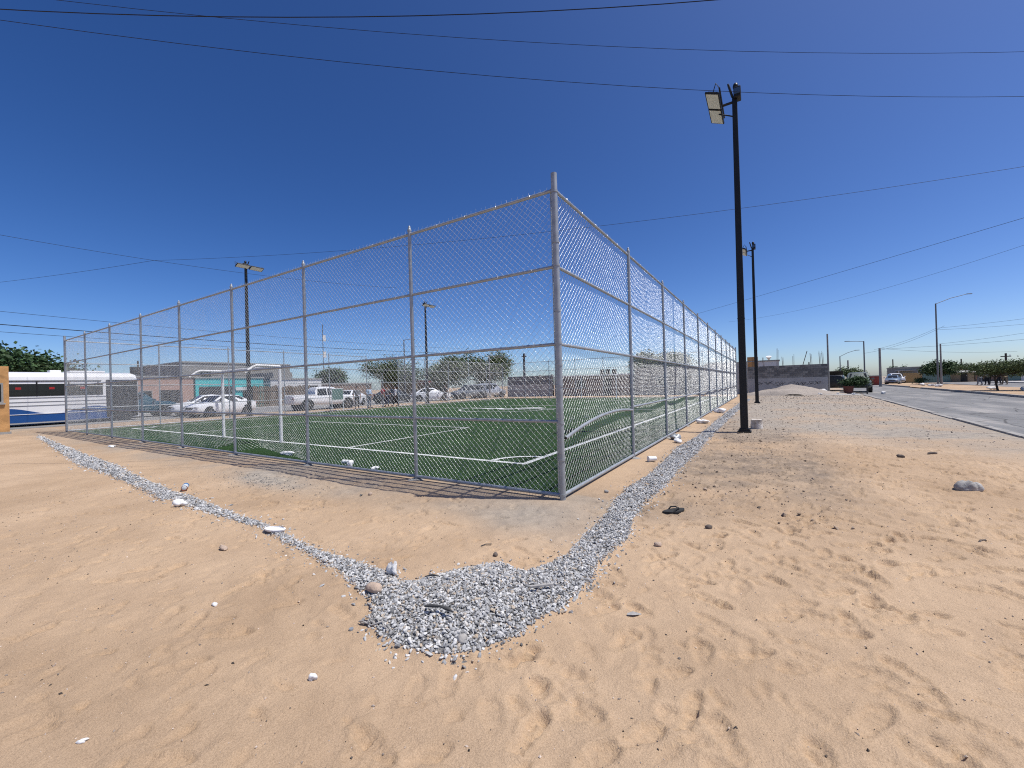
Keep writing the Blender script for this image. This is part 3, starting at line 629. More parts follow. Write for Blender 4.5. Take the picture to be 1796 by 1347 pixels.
f3, b3 = fence('chain_link_fence', 'far chain-link fence side along the street, with a gate beside the people', (-FU, 0, 0), PI / 2, 1, SR, {(5, 1): 'none', (5, 0): 'none', (5, 4): 'none'}, gate=5, near=False)
f4, _ = fence('chain_link_fence', 'chain-link fence side at the far end behind the small far goal', (0, FV, 0), PI, -1, SL, None, corner1=True, near=False)
# gate in the far fence
gx0 = sum(SR[:5]); gw = SR[5]
g_ = MB(); g_.tube([(gx0 + 0.1, -0.05, 0.12), (gx0 + 0.1, -0.05, 2.75), (gx0 + 1.5, -0.05, 2.75), (gx0 + 1.5, -0.05, 0.12), (gx0 + 0.1, -0.05, 0.12)], 0.02, 8)
gt = obj('gate', g_, 'galv', f3); obj('chain_link', chain(1.38, 2.7, 91, 0.01, rw=0.0017, z0=0.14), 'wire', gt, loc=(gx0 + 0.11, -0.05, 0))
for root, sg_ in ((f1, 1), (f2, -1)):
    obj('tension_bar', MB().box(0.062, 0.070, -sg_ * 0.027 - 0.009, -sg_ * 0.027 + 0.009, 0.06, 3.99), 'galv', root)
# tie wires: short loops on the near rails
for root, spans in ((f1, SL[:3]), (f2, SR[:2])):
    tie = MB(); xx = 0.0
    for w in spans:
        for zz in RAILS[1:]:
            for t in np.arange(0.35, w - 0.1, 0.55):
                tie.tube([(xx + t + 0.003 * math.sin(a), 0.025 * math.sin(a) * 0 + 0.0245 * math.cos(a), zz + 0.0245 * math.sin(a)) for a in np.linspace(0, 2 * PI, 9)], 0.002, 4, False)
        xx += w
    obj('tie_wires', tie, 'wire', root, kind='stuff')

# ------------------------------------------------------------------ goals
def goal(loc, rz, label):
    """x along the goal mouth, +y out of the pitch (behind the goal)"""
    r = thing('goal', label, 'goal', loc, rz); W = 3.5; H = 2.2
    for s in (-1, 1): obj('post', MB().tube([(s * W / 2, 0, 0), (s * W / 2, 0, H)], 0.045, 12), 'goal', r, 40)
    obj('crossbar', MB().tube([(-W / 2, 0, H), (W / 2, 0, H)], 0.042, 12), 'goal', r, 40)
    for s in (-1, 1): obj('net_arm', MB().tube([(s * W / 2, 0, H), (s * W / 2, 0.62, H + 0.01), (s * W / 2, 0.72, H - 0.03), (s * W / 2, 0.92, H - 0.2)], 0.036, 10), 'goal', r, 40)
    return r
goal((-11.4, 1.65, 0.022), PI, 'white tubular football goal close behind the left fence')
goal((-11.6, 33.0, 0.022), 0, 'small white football goal at the far end of the pitch')

# ------------------------------------------------------------------ floodlight poles
def floodlight(loc, side, label, first=None):
    """side = +1: pitch lies towards -X (local -x); heads look down on to the pitch"""
    r = thing('floodlight_pole', label, 'floodlight', loc, 0 if side > 0 else PI, 'floodlights around the pitch')
    H = 9.48
    def sq(h, z): return [(-h, -h, z), (h, -h, z), (h, h, z), (-h, h, z)]
    obj('pole', MB().loft([sq(0.096, 0.03), sq(0.085, 4.0), sq(0.062, H)]), 'black', r, bevel=0.012)
    bp = obj('base_plate', MB().box(-0.17, 0.17, -0.17, 0.17, 0.005, 0.035), 'black', r)
    bm = MB()
    for sx in (-1, 1):
        for sy in (-1, 1): bm.tube([(sx * 0.13, sy * 0.13, 0.03), (sx * 0.13, sy * 0.13, 0.085)], 0.014, 6)
    obj('anchor_bolts', bm, 'blackmetal', bp)
    obj('access_cover', MB().box(-0.045, 0.045, -0.1005, -0.085, 0.45, 0.72), 'blackmetal', r, bevel=0.006); obj('weld_band', MB().box(-0.094, 0.094, -0.094, 0.094, 3.2, 3.215), 'blackmetal', r)
    obj('collar', MB().box(-0.115, 0.115, -0.115, 0.115, 0.03, 0.11), 'black', r, bevel=0.01)
    T = Matrix.Rotation(math.radians(24), 4, 'Y')          # tilt: outer edge of the head lifts, face looks down at the pitch
    hd = obj('lamp_bar', MB().tube([(0, 0, H - 0.12), (-0.45, 0, H - 0.12)], 0.035, 8).tube([(-0.32, -0.75, H - 0.05), (-0.32, 0.75, H - 0.05)], 0.022, 8), 'black', r)
    for s in (-1, 1):
        c = Vector((-0.50, s * 0.40, H - 0.13)); f = MB()
        w, l, t = 0.38, 0.76, 0.045
        f.cbox(c, (w, l, t), T); hl = obj('lamp_head', f, 'black', r, bevel=0.008)
        n = T @ Vector((0, 0, -1))
        obj('diffuser', MB().cbox(c + n * 0.024, (w - 0.06, l - 0.07, 0.008), T), 'diff', hl)
        fin = MB()
        for k in range(6): fin.cbox(c - n * 0.045 + Vector((0, (k - 2.5) * 0.12, 0)), (w - 0.1, 0.012, 0.05), T)
        obj('cooling_fins', fin, 'black', hl)
        obj('bracket', MB().tube([(-0.32, s * 0.75, H - 0.05), (-0.40, s * 0.80, H + 0.08), (-0.50, s * 0.62, H - 0.07)], 0.012, 6), 'black', r)
    obj('support_arm', MB().tube([(0.0, 0.0, H - 0.55), (-0.2, 0.1, H - 0.38), (-0.42, 0.22, H - 0.2)], 0.018, 6), 'black', r)
    bx_ = obj('control_box', MB().box(-0.02, 0.16, -0.14, 0.14, H - 0.08, H + 0.22), 'black', r, bevel=0.02)
    obj('solar_cell', MB().cbox((0.07, -0.155, H + 0.08), (0.15, 0.02, 0.16)), 'solar', bx_)
    obj('camera_dome', MB().rock((0.03, 0.0, H + 0.3), (0.07, 0.07, 0.1), 4, 1, 0.02), 'black', bx_, 60)
    obj('antenna', MB().tube([(-0.05, -0.05, H + 0.0), (-0.13, -0.12, H + 0.3), (-0.15, -0.14, H + 0.36)], [0.03, 0.03, 0.02], 6), 'black', r)
    return r
floodlight((1.67, 8.48, hz(1.67, 8.48)), 1, 'tall black floodlight pole close by on the bare ground, right of the fence')
floodlight((1.67, 24.3, hz(1.67, 24.3)), 1, 'slimmer looking black floodlight pole farther back, just right of the tall one')
floodlight((-25.6, 8.3, 0), -1, 'black floodlight pole behind the parked white saloon cars')
floodlight((-25.6, 24.3, 0), -1, 'distant black floodlight pole before the trees, seen through the fence')

# ------------------------------------------------------------------ overhead cables
def cable(p, q, sag, r, label, n=28, ext=(0.25, 0.25)):
    p = Vector(p); q = Vector(q); d = q - p
    pts = []
    for t in np.linspace(-ext[0], 1 + ext[1], n):
        pts.append(p + d * t + Vector((0, 0, -4 * sag * t * (1 - t))))
    o = obj('overhead_cable', MB().tube(pts, r, 5, False), 'cable', None, 60, label=label, cat='cable', group='overhead cables'); return o
cable((-10.89, -3.16, 9.5), (1.38, 4.82, 9.5), 0.25, 0.009, 'thick dark cable crossing the very top of the sky', ext=(.4, 1.0))
cable((-8.62, -2.77, 8.8), (7.43, 9.47, 8.8), 0.35, 0.0042, 'second thin cable from the top, sloping down to the right', ext=(.6, .4))
cable((-8.74, -3.43, 8.0), (7.58, 9.96, 8.0), 0.40, 0.0048, 'cable sloping across the sky and passing the near floodlight head', ext=(.4, .4))
cable((-23.3, -1.77, 8.0), (-20.79, 8.76, 8.0), 0.12, 0.007, 'thin cable falling to the right towards the far floodlight', ext=(.4, .6))
cable((-33.66, -0.59, 8.0), (-22.8, 2.79, 8.0), 0.05, 0.007, 'thin cable rising from the left edge to the cable crossing', ext=(.4, 0))
cable((-22.77, 2.79, 8.0), (9.34, 14.98, 8.0), 0.55, 0.0058, 'long cable running behind the fence top and up to the right', ext=(0, .4))
cable((-15.74, 51.8, 8.0), (11.65, 21.55, 8.0), 0.1, 0.0085, 'cable rising to the right edge behind the two floodlights', ext=(.1, .6))
cable((-0.09, 47.2, 8.0), (13.65, 27.24, 8.0), 0.5, 0.0065, 'lowest of the thin cables rising to the right edge', ext=(.1, .6))
cable((-46, -5, 8.2), (-46, 45, 8.3), 0.35, 0.014, 'cable above the bus and the low houses, uppermost of them', ext=(.3, .2))
cable((-42, -6, 6.75), (-42, 44, 7.0), 0.35, 0.028, 'thick black cable above the bus at the left edge', ext=(.3, .2))
cable((-43, -6, 6.35), (-43, 44, 6.6), 0.35, 0.014, 'thin cable just under the thick one above the bus', ext=(.3, .2))

# ------------------------------------------------------------------ vehicles
WHEELS = {}
def wheel(parent, x, y, r, w, name='wheel', rimm='chrome'):
    key = (round(r, 2), rimm, y > 0)
    if key not in WHEELS:
        s = 1 if y > 0 else -1
        ty = MB().loft([[(rr * math.cos(a), yy, rr * math.sin(a)) for a in np.linspace(0, 2 * PI, 21)[:-1]] for rr, yy in ((r * 0.62, s * w / 2), (r * 0.9, s * w / 2), (r, s * w * 0.36), (r, -s * w * 0.36), (r * 0.9, -s * w / 2))]).mesh('tyre', 40)
        rm = MB().loft([[(rr * math.cos(a), yy, rr * math.sin(a)) for a in np.linspace(0, 2 * PI, 21)[:-1]] for rr, yy in ((r * 0.66, s * w * 0.50), (r * 0.60, s * w * 0.505), (r * 0.52, s * w * 0.40), (r * 0.2, s * w * 0.42), (r * 0.12, s * w * 0.48))]).mesh('rim', 30)
        sp = MB()
        for k in range(6):
            a = k * PI / 3; c, s_ = math.cos(a), math.sin(a); n_ = (-s_, c)
            sp.tube([(r * 0.14 * c, s * w * 0.47, r * 0.14 * s_), (r * 0.6 * c, s * w * 0.46, r * 0.6 * s_)], r * 0.06, 5)
        ty.materials.append(M['rubber']); rm.materials.append(M['blackmetal' if rimm != 'blackmetal' else 'blackmetal']); me2 = sp.mesh('spokes', 30); me2.materials.append(M[rimm])
        WHEELS[key] = (ty, rm, me2)
    ty, rm, sp = WHEELS[key]
    e = obj(name, ty, None, parent, loc=(x, y, r)); obj('rim', rm, None, e); obj('spokes', sp, None, e)
def car(name, label, cat, loc, rz, body, st, win, wheels, wr=0.32, glass_f=None, glass_r=None, group='parked vehicles', front=None, rear=None, extra=None, rim='chrome'):
    """x forward. st: stations (x, zb, zbelt, ztop, w, wtop); win: side-window polygons [(x,z)..]"""
    r = thing(name, label, cat, loc, rz, group)
    rings = []
    for x, zb, zm, zt, w, wt in st:
        h = [(0, zb), (w - 0.10, zb), (w - 0.01, zb + 0.10), (w + 0.012, zb + (zm - zb) * 0.45), (w - 0.005, zb + (zm - zb) * 0.82), (w - 0.035, zm), (wt + 0.025, zt - 0.055), (wt - 0.10, zt), (0, zt + 0.018)]
        rings.append([(x, y, z) for y, z in h] + [(x, -y, z) for y, z in h[-2:0:-1]])
    ob = obj('body', MB().loft(rings), body, r, 38)
    xs = [s[0] for s in st]
    def at(x, k): return float(np.interp(x, xs, [s[k] for s in st]))
    def side(x, z, off):
        w, wt, zm, zt = at(x, 4), at(x, 5), at(x, 2), at(x, 3); t = (z - zm) / max(0.05, zt - 0.055 - zm); return (w - 0.035) + (wt + 0.025 - w + 0.035) * t + off
    for pl in win:
        for s in (-1, 1):
            b = MB(); n = len(pl); ou = [(x, s * side(x, z, 0.010), z) for x, z in pl]; ii = [(x, s * side(x, z, -0.02), z) for x, z in pl]
            b.add(ou + ii, [tuple(range(n))] + [(i, (i + 1) % n, n + (i + 1) % n, n + i) for i in range(n)]); obj('side_window', b, 'glass', r)
    for nm, pr in (('windscreen', glass_f), ('rear_window', glass_r)):
        if pr:
            (xa, ya, za), (xb, yb, zb) = pr; d = Vector((xb - xa, 0, zb - za)); nn = Vector((-d.z, 0, d.x)).normalized() * (0.014 if nm == 'windscreen' else 0.014)
            if (nm == 'windscreen') != (nn.x > 0): nn = -nn
            P = [Vector(p) for p in ((xa, -ya, za), (xa, ya, za), (xb, yb, zb), (xb, -yb, zb))]
            mid = lambda a, b_: (a + b_) / 2
            b = MB(); b.add([p + nn for p in P] + [p - nn for p in P], [(0, 1, 2, 3), (7, 6, 5, 4), (0, 4, 5, 1), (1, 5, 6, 2), (2, 6, 7, 3), (3, 7, 4, 0)]); obj(nm, b, 'glass', r)
    for x in wheels:
        for s in (-1, 1):
            w = at(x, 4)
            obj('wheel_arch', MB().tube([(x, s * (w + 0.016), wr * 1.03), (x, s * (w - 0.25), wr * 1.03)], wr * 1.2, 18), 'black', r, 40)
            wheel(r, x, s * (w - 0.075), wr, 0.2, rimm=rim)
    xf = st[-1][0]; xr = st[0][0]
    if front:
        z, y = front
        for s in (-1, 1): obj('headlight', MB().cbox((at_x(st, z, True) - 0.06, s * y, z), (0.16, 0.34, 0.13)), 'headlight', r, bevel=0.03)
        obj('grille', MB().cbox((at_x(st, z - 0.04, True) - 0.02, 0, z - 0.05), (0.08, y * 1.25, 0.16)), 'black', r, bevel=0.02)
        obj('bumper', MB().cbox((at_x(st, z - 0.26, True) - 0.02, 0, z - 0.30), (0.14, y * 2.25, 0.10)), 'black', r, bevel=0.02)
    if rear:
        z, y = rear
        for s in (-1, 1): obj('tail_light', MB().cbox((at_x(st, z, False) + 0.05, s * y, z), (0.14, 0.22, 0.16)), 'red', r, bevel=0.02)
    for s in (-1, 1):
        if win: obj('mirror', MB().cbox((max(p[0] for p in win[0]) - 0.05, s * (at(max(p[0] for p in win[0]), 4) + 0.09), min(p[1] for p in win[0]) + 0.08), (0.10, 0.2, 0.13)), body, r, bevel=0.03)
    if extra: extra(r, at)
    return r
def at_x(st, z, front):
    q = st[::-1] if front else st
    for i in range(len(q) - 1):
        a, b = q[i], q[i + 1]
        if a[3] <= z <= b[3] or b[3] <= z <= a[3]:
            t = (z - a[3]) / ((b[3] - a[3]) or 1); return a[0] + (b[0] - a[0]) * t
        if a[1] <= z <= a[3]: return a[0]
    return q[0][0]
SEDAN = [(-2.22, .46, .82, .86, .70, .60), (-2.12, .30, .94, .98, .80, .68), (-1.62, .22, 1.0, 1.05, .86, .70), (-1.0, .20, .99, 1.39, .875, .56), (-.35, .20, .97, 1.47, .88, .58), (.28, .20, .95, 1.43, .88, .58), (1.12, .20, .92, .98, .875, .68), (1.75, .22, .82, .88, .84, .66), (2.10, .28, .68, .73, .76, .58), (2.22, .40, .56, .60, .62, .48)]
SED_W = [[(-.42, 1.0), (.92, .98), (.30, 1.36), (-.42, 1.40)], [(-1.42, 1.04), (-.50, 1.0), (-.50, 1.40), (-.98, 1.34)]]
def sedan(label, loc, rz, body, **kw): return car('parked_car', label, 'car', loc, rz, body, SEDAN, SED_W, (-1.35, 1.38), .33, ((1.08, .60, 1.0), (.34, .48, 1.41)), ((-1.56, .58, 1.08), (-1.04, .46, 1.36)), front=(.66, .58), rear=(.84, .60), **kw)
SUV = [(-2.2, .5, .95, 1.0, .74, .64), (-2.15, .35, 1.05, 1.5, .84, .56), (-1.9, .3, 1.06, 1.68, .88, .6), (-.8, .28, 1.05, 1.74, .9, .62), (.25, .28, 1.03, 1.70, .9, .62), (.95, .28, 1.02, 1.10, .89, .7), (1.7, .3, .96, 1.04, .86, .7), (2.1, .36, .80, .90, .78, .62), (2.2, .46, .66, .72, .66, .55)]
SUV_W = [[(-.28, 1.1), (.80, 1.1), (.28, 1.60), (-.28, 1.62)], [(-1.30, 1.1), (-.36, 1.1), (-.36, 1.62), (-1.30, 1.60)], [(-2.0, 1.12), (-1.38, 1.1), (-1.38, 1.6), (-1.85, 1.55)]]
def suv(label, loc, rz, body, **kw): return car('parked_car', label, 'car', loc, rz, body, SUV, SUV_W, (-1.35, 1.35), .37, ((.92, .62, 1.12), (.30, .52, 1.66)), ((-2.15, .54, 1.1), (-2.0, .48, 1.55)), front=(.82, .60), rear=(1.0, .66), **kw)
VAN = [(-2.1, .45, 1.0, 1.1, .74, .64), (-2.05, .3, 1.05, 1.72, .84, .62), (-1.0, .28, 1.05, 1.85, .87, .66), (.6, .28, 1.03, 1.80, .87, .64), (1.35, .28, .98, 1.08, .86, .66), (1.85, .3, .86, .95, .80, .62), (2.0, .42, .7, .76, .66, .55)]
VAN_W = [[(.02, 1.1), (1.1, 1.08), (.62, 1.66), (.02, 1.70)], [(-.95, 1.1), (-.06, 1.1), (-.06, 1.70), (-.95, 1.7)], [(-1.9, 1.12), (-1.03, 1.1), (-1.03, 1.7), (-1.9, 1.62)]]
def van(label, loc, rz, body, **kw): return car('parked_van', label, 'van', loc, rz, body, VAN, VAN_W, (-1.25, 1.3), .35, ((1.30, .62, 1.1), (.68, .54, 1.74)), ((-2.09, .56, 1.12), (-2.04, .54, 1.64)), front=(.78, .58), rear=(1.0, .66), **kw)
PICK = [(-2.65, .62, 1.05, 1.12, .86, .80), (-2.6, .48, 1.07, 1.14, .90, .84), (-1.0, .45, 1.07, 1.14, .91, .85), (-.98, .42, 1.06, 1.50, .91, .66), (-.80, .40, 1.06, 1.76, .91, .64), (.1, .38, 1.05, 1.80, .92, .66), (.62, .38, 1.04, 1.75, .92, .65), (1.30, .38, 1.04, 1.13, .91, .76), (2.1, .40, .99, 1.08, .89, .76), (2.5, .46, .88, 1.0, .84, .70), (2.62, .56, .74, .84, .74, .62)]
PICK_W = [[(-.02, 1.12), (1.1, 1.12), (.62, 1.64), (-.02, 1.67)], [(-.86, 1.12), (-.10, 1.12), (-.10, 1.67), (-.78, 1.63)]]
def pick_extra(r, at):
    obj('cargo_bed', MB().box(-2.52, -1.06, -.74, .74, 1.05, 1.175), 'black', r)
    for s in (-1, 1): obj('bed_rail', MB().box(-2.6, -1.02, s * .80 - .045, s * .80 + .045, 1.12, 1.20), 'carwhite', r, bevel=.02)
def pickup(label, loc, rz, body, **kw): return car('pickup_truck', label, 'pickup truck', loc, rz, body, PICK, PICK_W, (-1.65, 1.65), .40, ((1.26, .68, 1.15), (.66, .56, 1.70)), ((-.985, .64, 1.2), (-.86, .56, 1.66)), front=(.86, .62), rear=(.9, .74), extra=pick_extra, **kw)

c_ = sedan('white saloon car parked nearest, behind the left goal post', (-28.9, 8.1, 0.01), -PI / 2 + 0.2, 'carwhite'); c_.scale = (.9, .95, .95)
sedan('white saloon car half hidden behind another white saloon, left of it', (-31.8, 8.35, 0.01), -PI / 2 - 0.1, 'carwhite').scale = (.92, .95, .97)
suv('dark teal four-wheel drive showing its front beyond the end of the bus', (-34.95, 5.4, 0.01), PI / 2 - 0.05, 'carteal')
pickup('white crew-cab pickup truck parked behind the pitch, front to the right', (-28.4, 15.2, 0.01), PI / 2 - 0.12, 'carwhite')
sedan('white saloon car just behind the front of the white pickup', (-31.2, 19.6, 0.01), -PI / 2 + 0.5, 'carwhite')
sedan('dark saloon car parked behind the people by the gate', (-31.5, 25.2, 0.01), PI / 2 + 0.15, 'cardark')
sedan('small white hatchback parked under the trees, right of the fence gate', (-30.5, 30.0, 0.01), PI * 0.25, 'carwhite')
suv('dark grey four-wheel drive parked before the leafy trees', (-29.2, 35.2, 0.01), -PI / 2 - 0.3, 'cargrey')
van('silver van parked at the far end beside the grey block wall', (-28.6, 39.0, 0.01), PI / 2 - 0.5, 'carsilver')
pickup('grey-green pickup truck behind the potted shrub on the right road', (9.35, 44.6, 0.01), -PI / 2 - 0.12, 'trucklight', rim='blackmetal')
sedan('blue-grey saloon car on the far road beside the concrete pole', (19.0, 82, 0.01), -PI / 2 - 0.25, 'carblue')
suv('white four-wheel drive just behind the blue-grey saloon', (20.9, 90, 0.01), -PI / 2, 'carwhite')

# bus at the left edge: x forward
def bus(loc, rz):
    r = thing('bus', 'white and blue bus with a black window band at the left edge', 'bus', loc, rz)
    L0, L1, W, H = -10.6, 0.0, 1.22, 2.95
    def sec(x, k=1.0, zt=H): return [(x, y, z) for y, z in ((-W * k, .20), (W * k, .20), (W * k + .01, 1.2), (W * k - .005, 2.3), (W * k - .05, zt - .28), (W * k - .22, zt - .08), (W * .4, zt), (-W * .4, zt), (-W * k + .22, zt - .08), (-W * k + .05, zt - .28), (-W * k + .005, 2.3), (-W * k - .01, 1.2))]
    obj('body', MB().loft([sec(L0, .93, H - .1), sec(L0 + .15), sec(L1 - .25), sec(L1 - .08, .97, H - .08), sec(L1, .9, H - .25)]), 'buswhite', r, 32)
    for s in (-1, 1):
        # blue wave along the skirt
        xs = np.linspace(L0 + .2, L1 - .7, 60); w = [0.81 - 0.17 * math.cos((x + 3.65) * 1.9) for x in xs]
        b = MB(); n = len(xs); y = s * (W + .016); yi = s * (W - .02)
        b.add([(x, y, .22) for x in xs] + [(x, y, z) for x, z in zip(xs, w)] + [(x, yi, .22) for x in xs] + [(x, yi, z) for x, z in zip(xs, w)], [(i, i + 1, n + i + 1, n + i) for i in range(n - 1)] + [(n + i, n + i + 1, 3 * n + i + 1, 3 * n + i) for i in range(n - 1)])
        obj('blue_skirt', b, 'busblue', r)
        obj('window_band', MB().box(L0 + .3, L1 - 1.65, s * (W + .006) - .012, s * (W + .006) + .012, 1.62, 2.28), 'glass', r)
        x = L0 + .4
        while x < L1 - 2.7:
            obj('window', MB().box(x, x + 1.12, s * (W + .014) - .012, s * (W + .014) + .012, 1.68, 2.22), 'glass', r)
            obj('curtain', MB().box(x + .40, x + .60, s * (W + .022) - .008, s * (W + .022) + .008, 1.98, 2.10), 'red', r)
            obj('window_frame', MB().box(x + 1.13, x + 1.18, s * (W + .018) - .012, s * (W + .018) + .012, 1.62, 2.40), 'black', r); x += 1.2
        obj('door', MB().box(L1 - 1.5, L1 - .06, s * (W + .012) - .02, s * (W + .012) + .02, .26, 2.5), 'black', r, bevel=.01)
        obj('destination_board', MB().box(L0 + .4, L1 - 1.7, s * (W - .0) - .02, s * (W - .0) + .02, 2.42, 2.47), 'black', r)
        for z in (1.52, 1.30, 1.10): obj('rub_rail', MB().box(L0 + .2, L1 - 1.45, s * (W + .018) - .012, s * (W + .018) + .012, z, z + .022), 'cargrey', r)
        obj('rub_rail', MB().box(L0 + .2, L1 - 1.45, s * (W + .024) - .012, s * (W + .024) + .012, .64, .67), 'buswhite', r)
        for xw in (-8.6, -0.8):
            obj('wheel_arch', MB().tube([(xw, s * (W + .02), .5), (xw, s * (W - .3), .5)], .58, 18), 'black', r, 40); wheel(r, xw, s * (W - .12), .48, .26, rimm='chrome')
    for x in (-7.8, -3.6): obj('roof_vent', MB().box(x, x + .45, -.3, .3, H - .02, H + .13), 'buswhite', r, bevel=.03)
    obj('air_conditioner', MB().box(-2.9, -1.4, -.7, .7, H - .02, H + .10), 'buswhite', r, bevel=.04)
    obj('windscreen', MB().cbox((L1 + .0, 0, 1.7), (.03, 2.0, 1.1)), 'glass', r)
    obj('bumper', MB().cbox((L1 + .02, 0, .5), (.12, 2.2, .22)), 'black', r, bevel=.03)
    return r
bus((-32.6, 4.55, 0.01), PI / 2 + 0.01)

# ------------------------------------------------------------------ corner wall of grey blocks on the right
wl = thing('block_wall', 'grey wall with bare blocks above graffiti plaster, behind the gravel heap', 'wall', (0, 41.2, 0))
obj('plaster_base', MB().box(0.62, 6.80, 0.0, 0.18, -0.1, 1.5), 'plaster', wl)
obj('mortar_core', MB().box(0.64, 6.785, 0.015, 0.165, 1.5, 2.66), 'mortar', wl)
blk = MB().box(0, 0.385, -0.004, 0.184, 0, 0.181).mesh('block'); blk.materials.append(M['block'])
bcol = []
for i, c in enumerate(((0.20, 0.19, 0.18), (0.25, 0.24, 0.225), (0.16, 0.155, 0.15), (0.29, 0.275, 0.255))):
    m_ = blk.copy(); m_.materials.clear(); m_.materials.append(mat('block_%d' % i, c, 0.95, 0, 0.25, 6, 0.4, 50)); bcol.append(m_)
rb = random.Random(3)
for k in range(6):
    x = 0.62 - (0.2 if k % 2 else 0.0)
    while x < 6.78:
        w = min(0.385, 6.795 - x); o = obj('block', rb.choice(bcol), None, wl, loc=(max(x, 0.62), rb.uniform(-.004, .004), 1.505 + k * 0.194))
        o.scale.x = max(0.1, (w if x >= 0.62 else 0.185) / 0.385); x += 0.397
obj('return_wall', MB().box(6.60, 6.798, 0.19, 5.0, -0.1, 2.6), 'plaster', wl)
gs = MB(); gr = random.Random(9)
for x0, wd, hh_ in ((1.3, .5, .35), (2.0, .5, .3), (2.6, .9, .5), (4.0, .8, .45), (4.9, .4, .3), (5.4, .35, .3), (5.85, .4, .35)):
    zc = 0.95 + gr.uniform(-.05, .12); n = 26
    gs.tube([(x0 + wd * (t + 0.25 * math.sin(t * 17 + x0)), -0.006, zc + hh_ * 0.5 * math.sin(t * (9 + 4 * gr.random()) + x0 * 3) * (1 - 0.4 * t)) for t in np.linspace(0, 1, n)], 0.012, 4)
obj('graffiti', gs, 'spray', wl)
for x, h in ((1.0, .95), (1.9, 1.0), (3.0, 1.9), (3.45, 1.0), (4.25, 1.1), (5.6, 1.1), (6.25, 1.3), (6.45, 1.25)):
    b = MB(); t = rb.uniform(-.06, .06)
    for dx, dy in ((0, 0), (.1, .02), (0.03, .1)): b.tube([(x + dx, .05 + dy, 2.6), (x + dx + t, .05 + dy, 2.6 + h * rb.uniform(.8, 1))], 0.010, 4)
    obj('rebar', b, 'rebar', wl)
obj('timber_prop', MB().tube([(5.0, 0.1, 2.6), (5.35, 0.1, 3.9)], .03, 5), 'rebar', wl)
lw = thing('grey_wall', 'plain pale grey wall between the far fence end and the block wall', 'wall', (0, 41.3, 0)); obj('wall_face', MB().box(-3.2, 0.60, 0, .2, -.1, 3.1), 'concrete_l', lw); obj('coping', MB().box(-3.25, 0.60, -.03, .23, 3.1, 3.18), 'concrete', lw)
# heaps
def heap(name, label, c, rx, ry, h, m, n=44, seed=0, jit=.04):
    xs = np.linspace(-1, 1, n); X, Y = np.meshgrid(xs, xs, indexing='ij'); q = np.sqrt(X ** 2 + Y ** 2) + 0.18 * vnoise(X, Y, .5, seed)
    Z = h * np.clip(1 - q, 0, 1) ** 0.8 * (1 + .25 * vnoise(X, Y, .4, seed + 1)) + np.where(q < 1, jit * vnoise(X, Y, .06, seed + 2), -0.06) - 0.02
    F = grid_faces(n, n); kp = (q.ravel()[F] < 1.12).all(1)
    return obj(name, np_mesh(name, np.stack([c[0] + X.ravel() * rx, c[1] + Y.ravel() * ry, c[2] + Z.ravel()], 1), F[kp], True), m, label=label, cat='heap')
heap('gravel_heap', 'low wide heap of pale gravel before the block wall', (3.9, 39.0, 0), 3.9, 2.0, 0.86, 'heap', seed=3)
heap('rubble_heap', 'small white rubble heap at the foot of the wall corner', (6.35, 39.9, 0), .75, .55, .42, 'white_heap', 26, 5, .05)

# ------------------------------------------------------------------ houses
def window(p, face, a0, a1, z0, z1, d, fm='whitewall', bars=0):
    """face 'x+': plane x=d facing +x, a = y;  'y-': plane y=d facing -y, a = x;  'x-': plane x=d facing -x"""
    def B(a, b, z, w, t0, t1):
        m = MB()
        if face == 'x+': m.box(d + t0, d + t1, a, b, z, w)
        elif face == 'x-': m.box(d - t1, d - t0, a, b, z, w)
        else: m.box(a, b, d - t1, d - t0, z, w)
        return m
    f = obj('window', B(a0, a1, z0, z1, -.02, .03), fm, p); obj('pane', B(a0 + .06, a1 - .06, z0 + .06, z1 - .06, .01, .04), 'glass', f)
    obj('sill', B(a0 - .05, a1 + .05, z0 - .07, z0 - .005, -.02, .08), 'concrete', f)
    if bars:
        m = MB(); n = bars
        for i in range(n):
            a = a0 + (a1 - a0) * (i + .5) / n; bb = B(a - .012, a + .012, z0, z1, .09, .11); m.add(bb.v, bb.f)
        obj('window_bars', m, 'black', f)
def door(p, face, a0, a1, z1, d, m='darkdoor'):
    b = MB()
    if face == 'x+': b.box(d - .02, d + .03, a0, a1, 0, z1)
    elif face == 'x-': b.box(d - .03, d + .02, a0, a1, 0, z1)
    else: b.box(a0, a1, d - .03, d + .02, 0, z1)
    o = obj('door', b, m, p); h = MB()
    hx = a1 - .12
    if face == 'x+': h.box(d + .03, d + .08, hx, hx + .05, 1.0, 1.12)
    elif face == 'x-': h.box(d - .08, d - .03, hx, hx + .05, 1.0, 1.12)
    else: h.box(hx, hx + .05, d - .08, d - .03, 1.0, 1.12)
    obj('handle', h, 'chrome', o)
def house(label, x0, x1, y0, y1, h, m, roof='concrete', over=.08, name='house', cat='house'):
    p = thing(name, label, cat); obj('wall', MB().box(x0, x1, y0, y1, -.1, h), m, p); obj('roof', MB().box(x0 - over, x1 + over, y0 - over, y1 + over, h, h + .14), roof, p); return p
